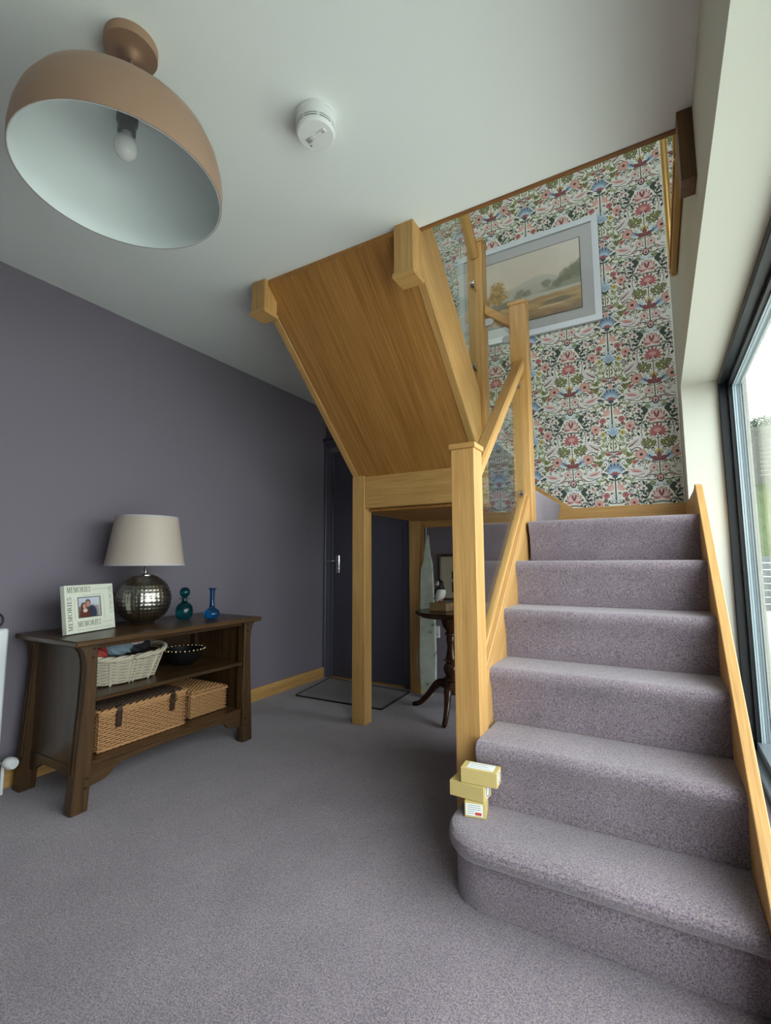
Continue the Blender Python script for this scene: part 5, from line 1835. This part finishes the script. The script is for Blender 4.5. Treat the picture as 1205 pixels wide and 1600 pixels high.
Z1 = RZ + 0.0006
card_box('card_box', (-0.545, 1.530, Z1), math.radians(12), 0.066, 0.072, 0.046, 'lowest of three kraft card boxes with a white and red label', ['front'])
card_box('card_box', (-0.566, 1.535, Z1 + 0.0468), math.radians(-2), 0.115, 0.068, 0.046, 'middle kraft card box of the stack against the newel', ['end'])
card_box('card_box', (-0.530, 1.535, Z1 + 0.0936), math.radians(4), 0.116, 0.058, 0.046, 'top kraft card box of the stack with a white label on its lid', ['top', 'end'])

# ------------------------------------------------------------------ outside the window
struct(link('floor_terrace', bm_box(0.475, 14, -6, 13.0, -0.25, -0.08), 'terrace'))
struct(link('wall_outside', bm_box(-3.0, 0.474, YF + 0.26, 6.2, -0.2, 5.0), 'render_wall'))
lw = thing('board_wall', (4, 13.0, -0.1), 'low grey boarded retaining wall at the foot of the grass bank', 'wall')
for i in range(8):
    box('board', 0.2, 9, 13.0, 13.05, -0.08 + i * 0.147, 0.055 + i * 0.147, 'low_wall', lw)
for i in range(4):
    box('post', 0.6 + i * 2.2, 0.7 + i * 2.2, 13.052, 13.15, -0.08, 1.07, 'low_wall', lw)
bm = bmesh.new()
gn = 24
gv = [[bm.verts.new((-2 + 14 * i / gn, 13.17 + 6.4 * j / gn, 1.06 + 2.56 * j / gn * (1 + 0.0 * i) + 0.12 * fbm(i * 0.3, j * 0.3, 1.0, 4))) for i in range(gn + 1)] for j in range(gn + 1)]
for j in range(gn):
    for i in range(gn):
        bm.faces.new((gv[j][i], gv[j][i + 1], gv[j + 1][i + 1], gv[j + 1][i]))
gb_ = link('grass_bank', bm, 'grass', None, smooth='all')
tag(gb_, 'rough grass bank below the slatted fence outside the window', 'grass', kind='stuff')
fe = thing('slat_fence', (3, 18.0, 3.2), 'grey horizontal slat fence at the top of the grass bank', 'fence')
for i in range(13):
    box('slat', -1, 10, 18.0, 18.03, 3.30 + i * 0.137, 3.30 + i * 0.137 + 0.130, 'fence', fe)
for i in range(6):
    box('post', -0.4 + i * 1.9, -0.3 + i * 1.9, 18.032, 18.13, 2.6, 5.08, 'fence', fe)
tr = thing('garden_tree', (3.2, 22, 2.0), 'leafy tree top showing above the slat fence', 'tree')
link('trunk', bm_tube([(3.2, 22, 2.0), (3.35, 22, 4.2), (3.5, 22, 5.9)], [0.14, 0.11, 0.05], 10), 'bark', tr)
verts, faces = [], []
base = woff(tr)
rnd = random.Random(3)
for i in range(1400):
    a, b = rnd.uniform(0, 2 * PI), rnd.uniform(-1, 1)
    q = rnd.random() ** 0.4
    c = Vector((3.75 + 1.0 * q * math.cos(a) * math.sqrt(1 - b * b), 22 + 0.8 * q * math.sin(a) * math.sqrt(1 - b * b), 5.92 + 0.42 * q * b)) - base
    d1 = Vector((rnd.uniform(-1, 1), rnd.uniform(-1, 1), rnd.uniform(-1, 1))).normalized() * 0.07
    d2 = Vector((rnd.uniform(-1, 1), rnd.uniform(-1, 1), rnd.uniform(-1, 1))).normalized() * 0.035
    i0 = len(verts)
    verts += [tuple(c - d1), tuple(c + d2), tuple(c + d1), tuple(c - d2)]
    faces.append((i0, i0 + 1, i0 + 2, i0 + 3))
me = bpy.data.meshes.new('foliage')
me.from_pydata(verts, [], faces)
me.materials.append(M['leaf'])
fo = bpy.data.objects.new('foliage', me)
COL.objects.link(fo)
fo.parent = tr
fo['kind'] = 'stuff'
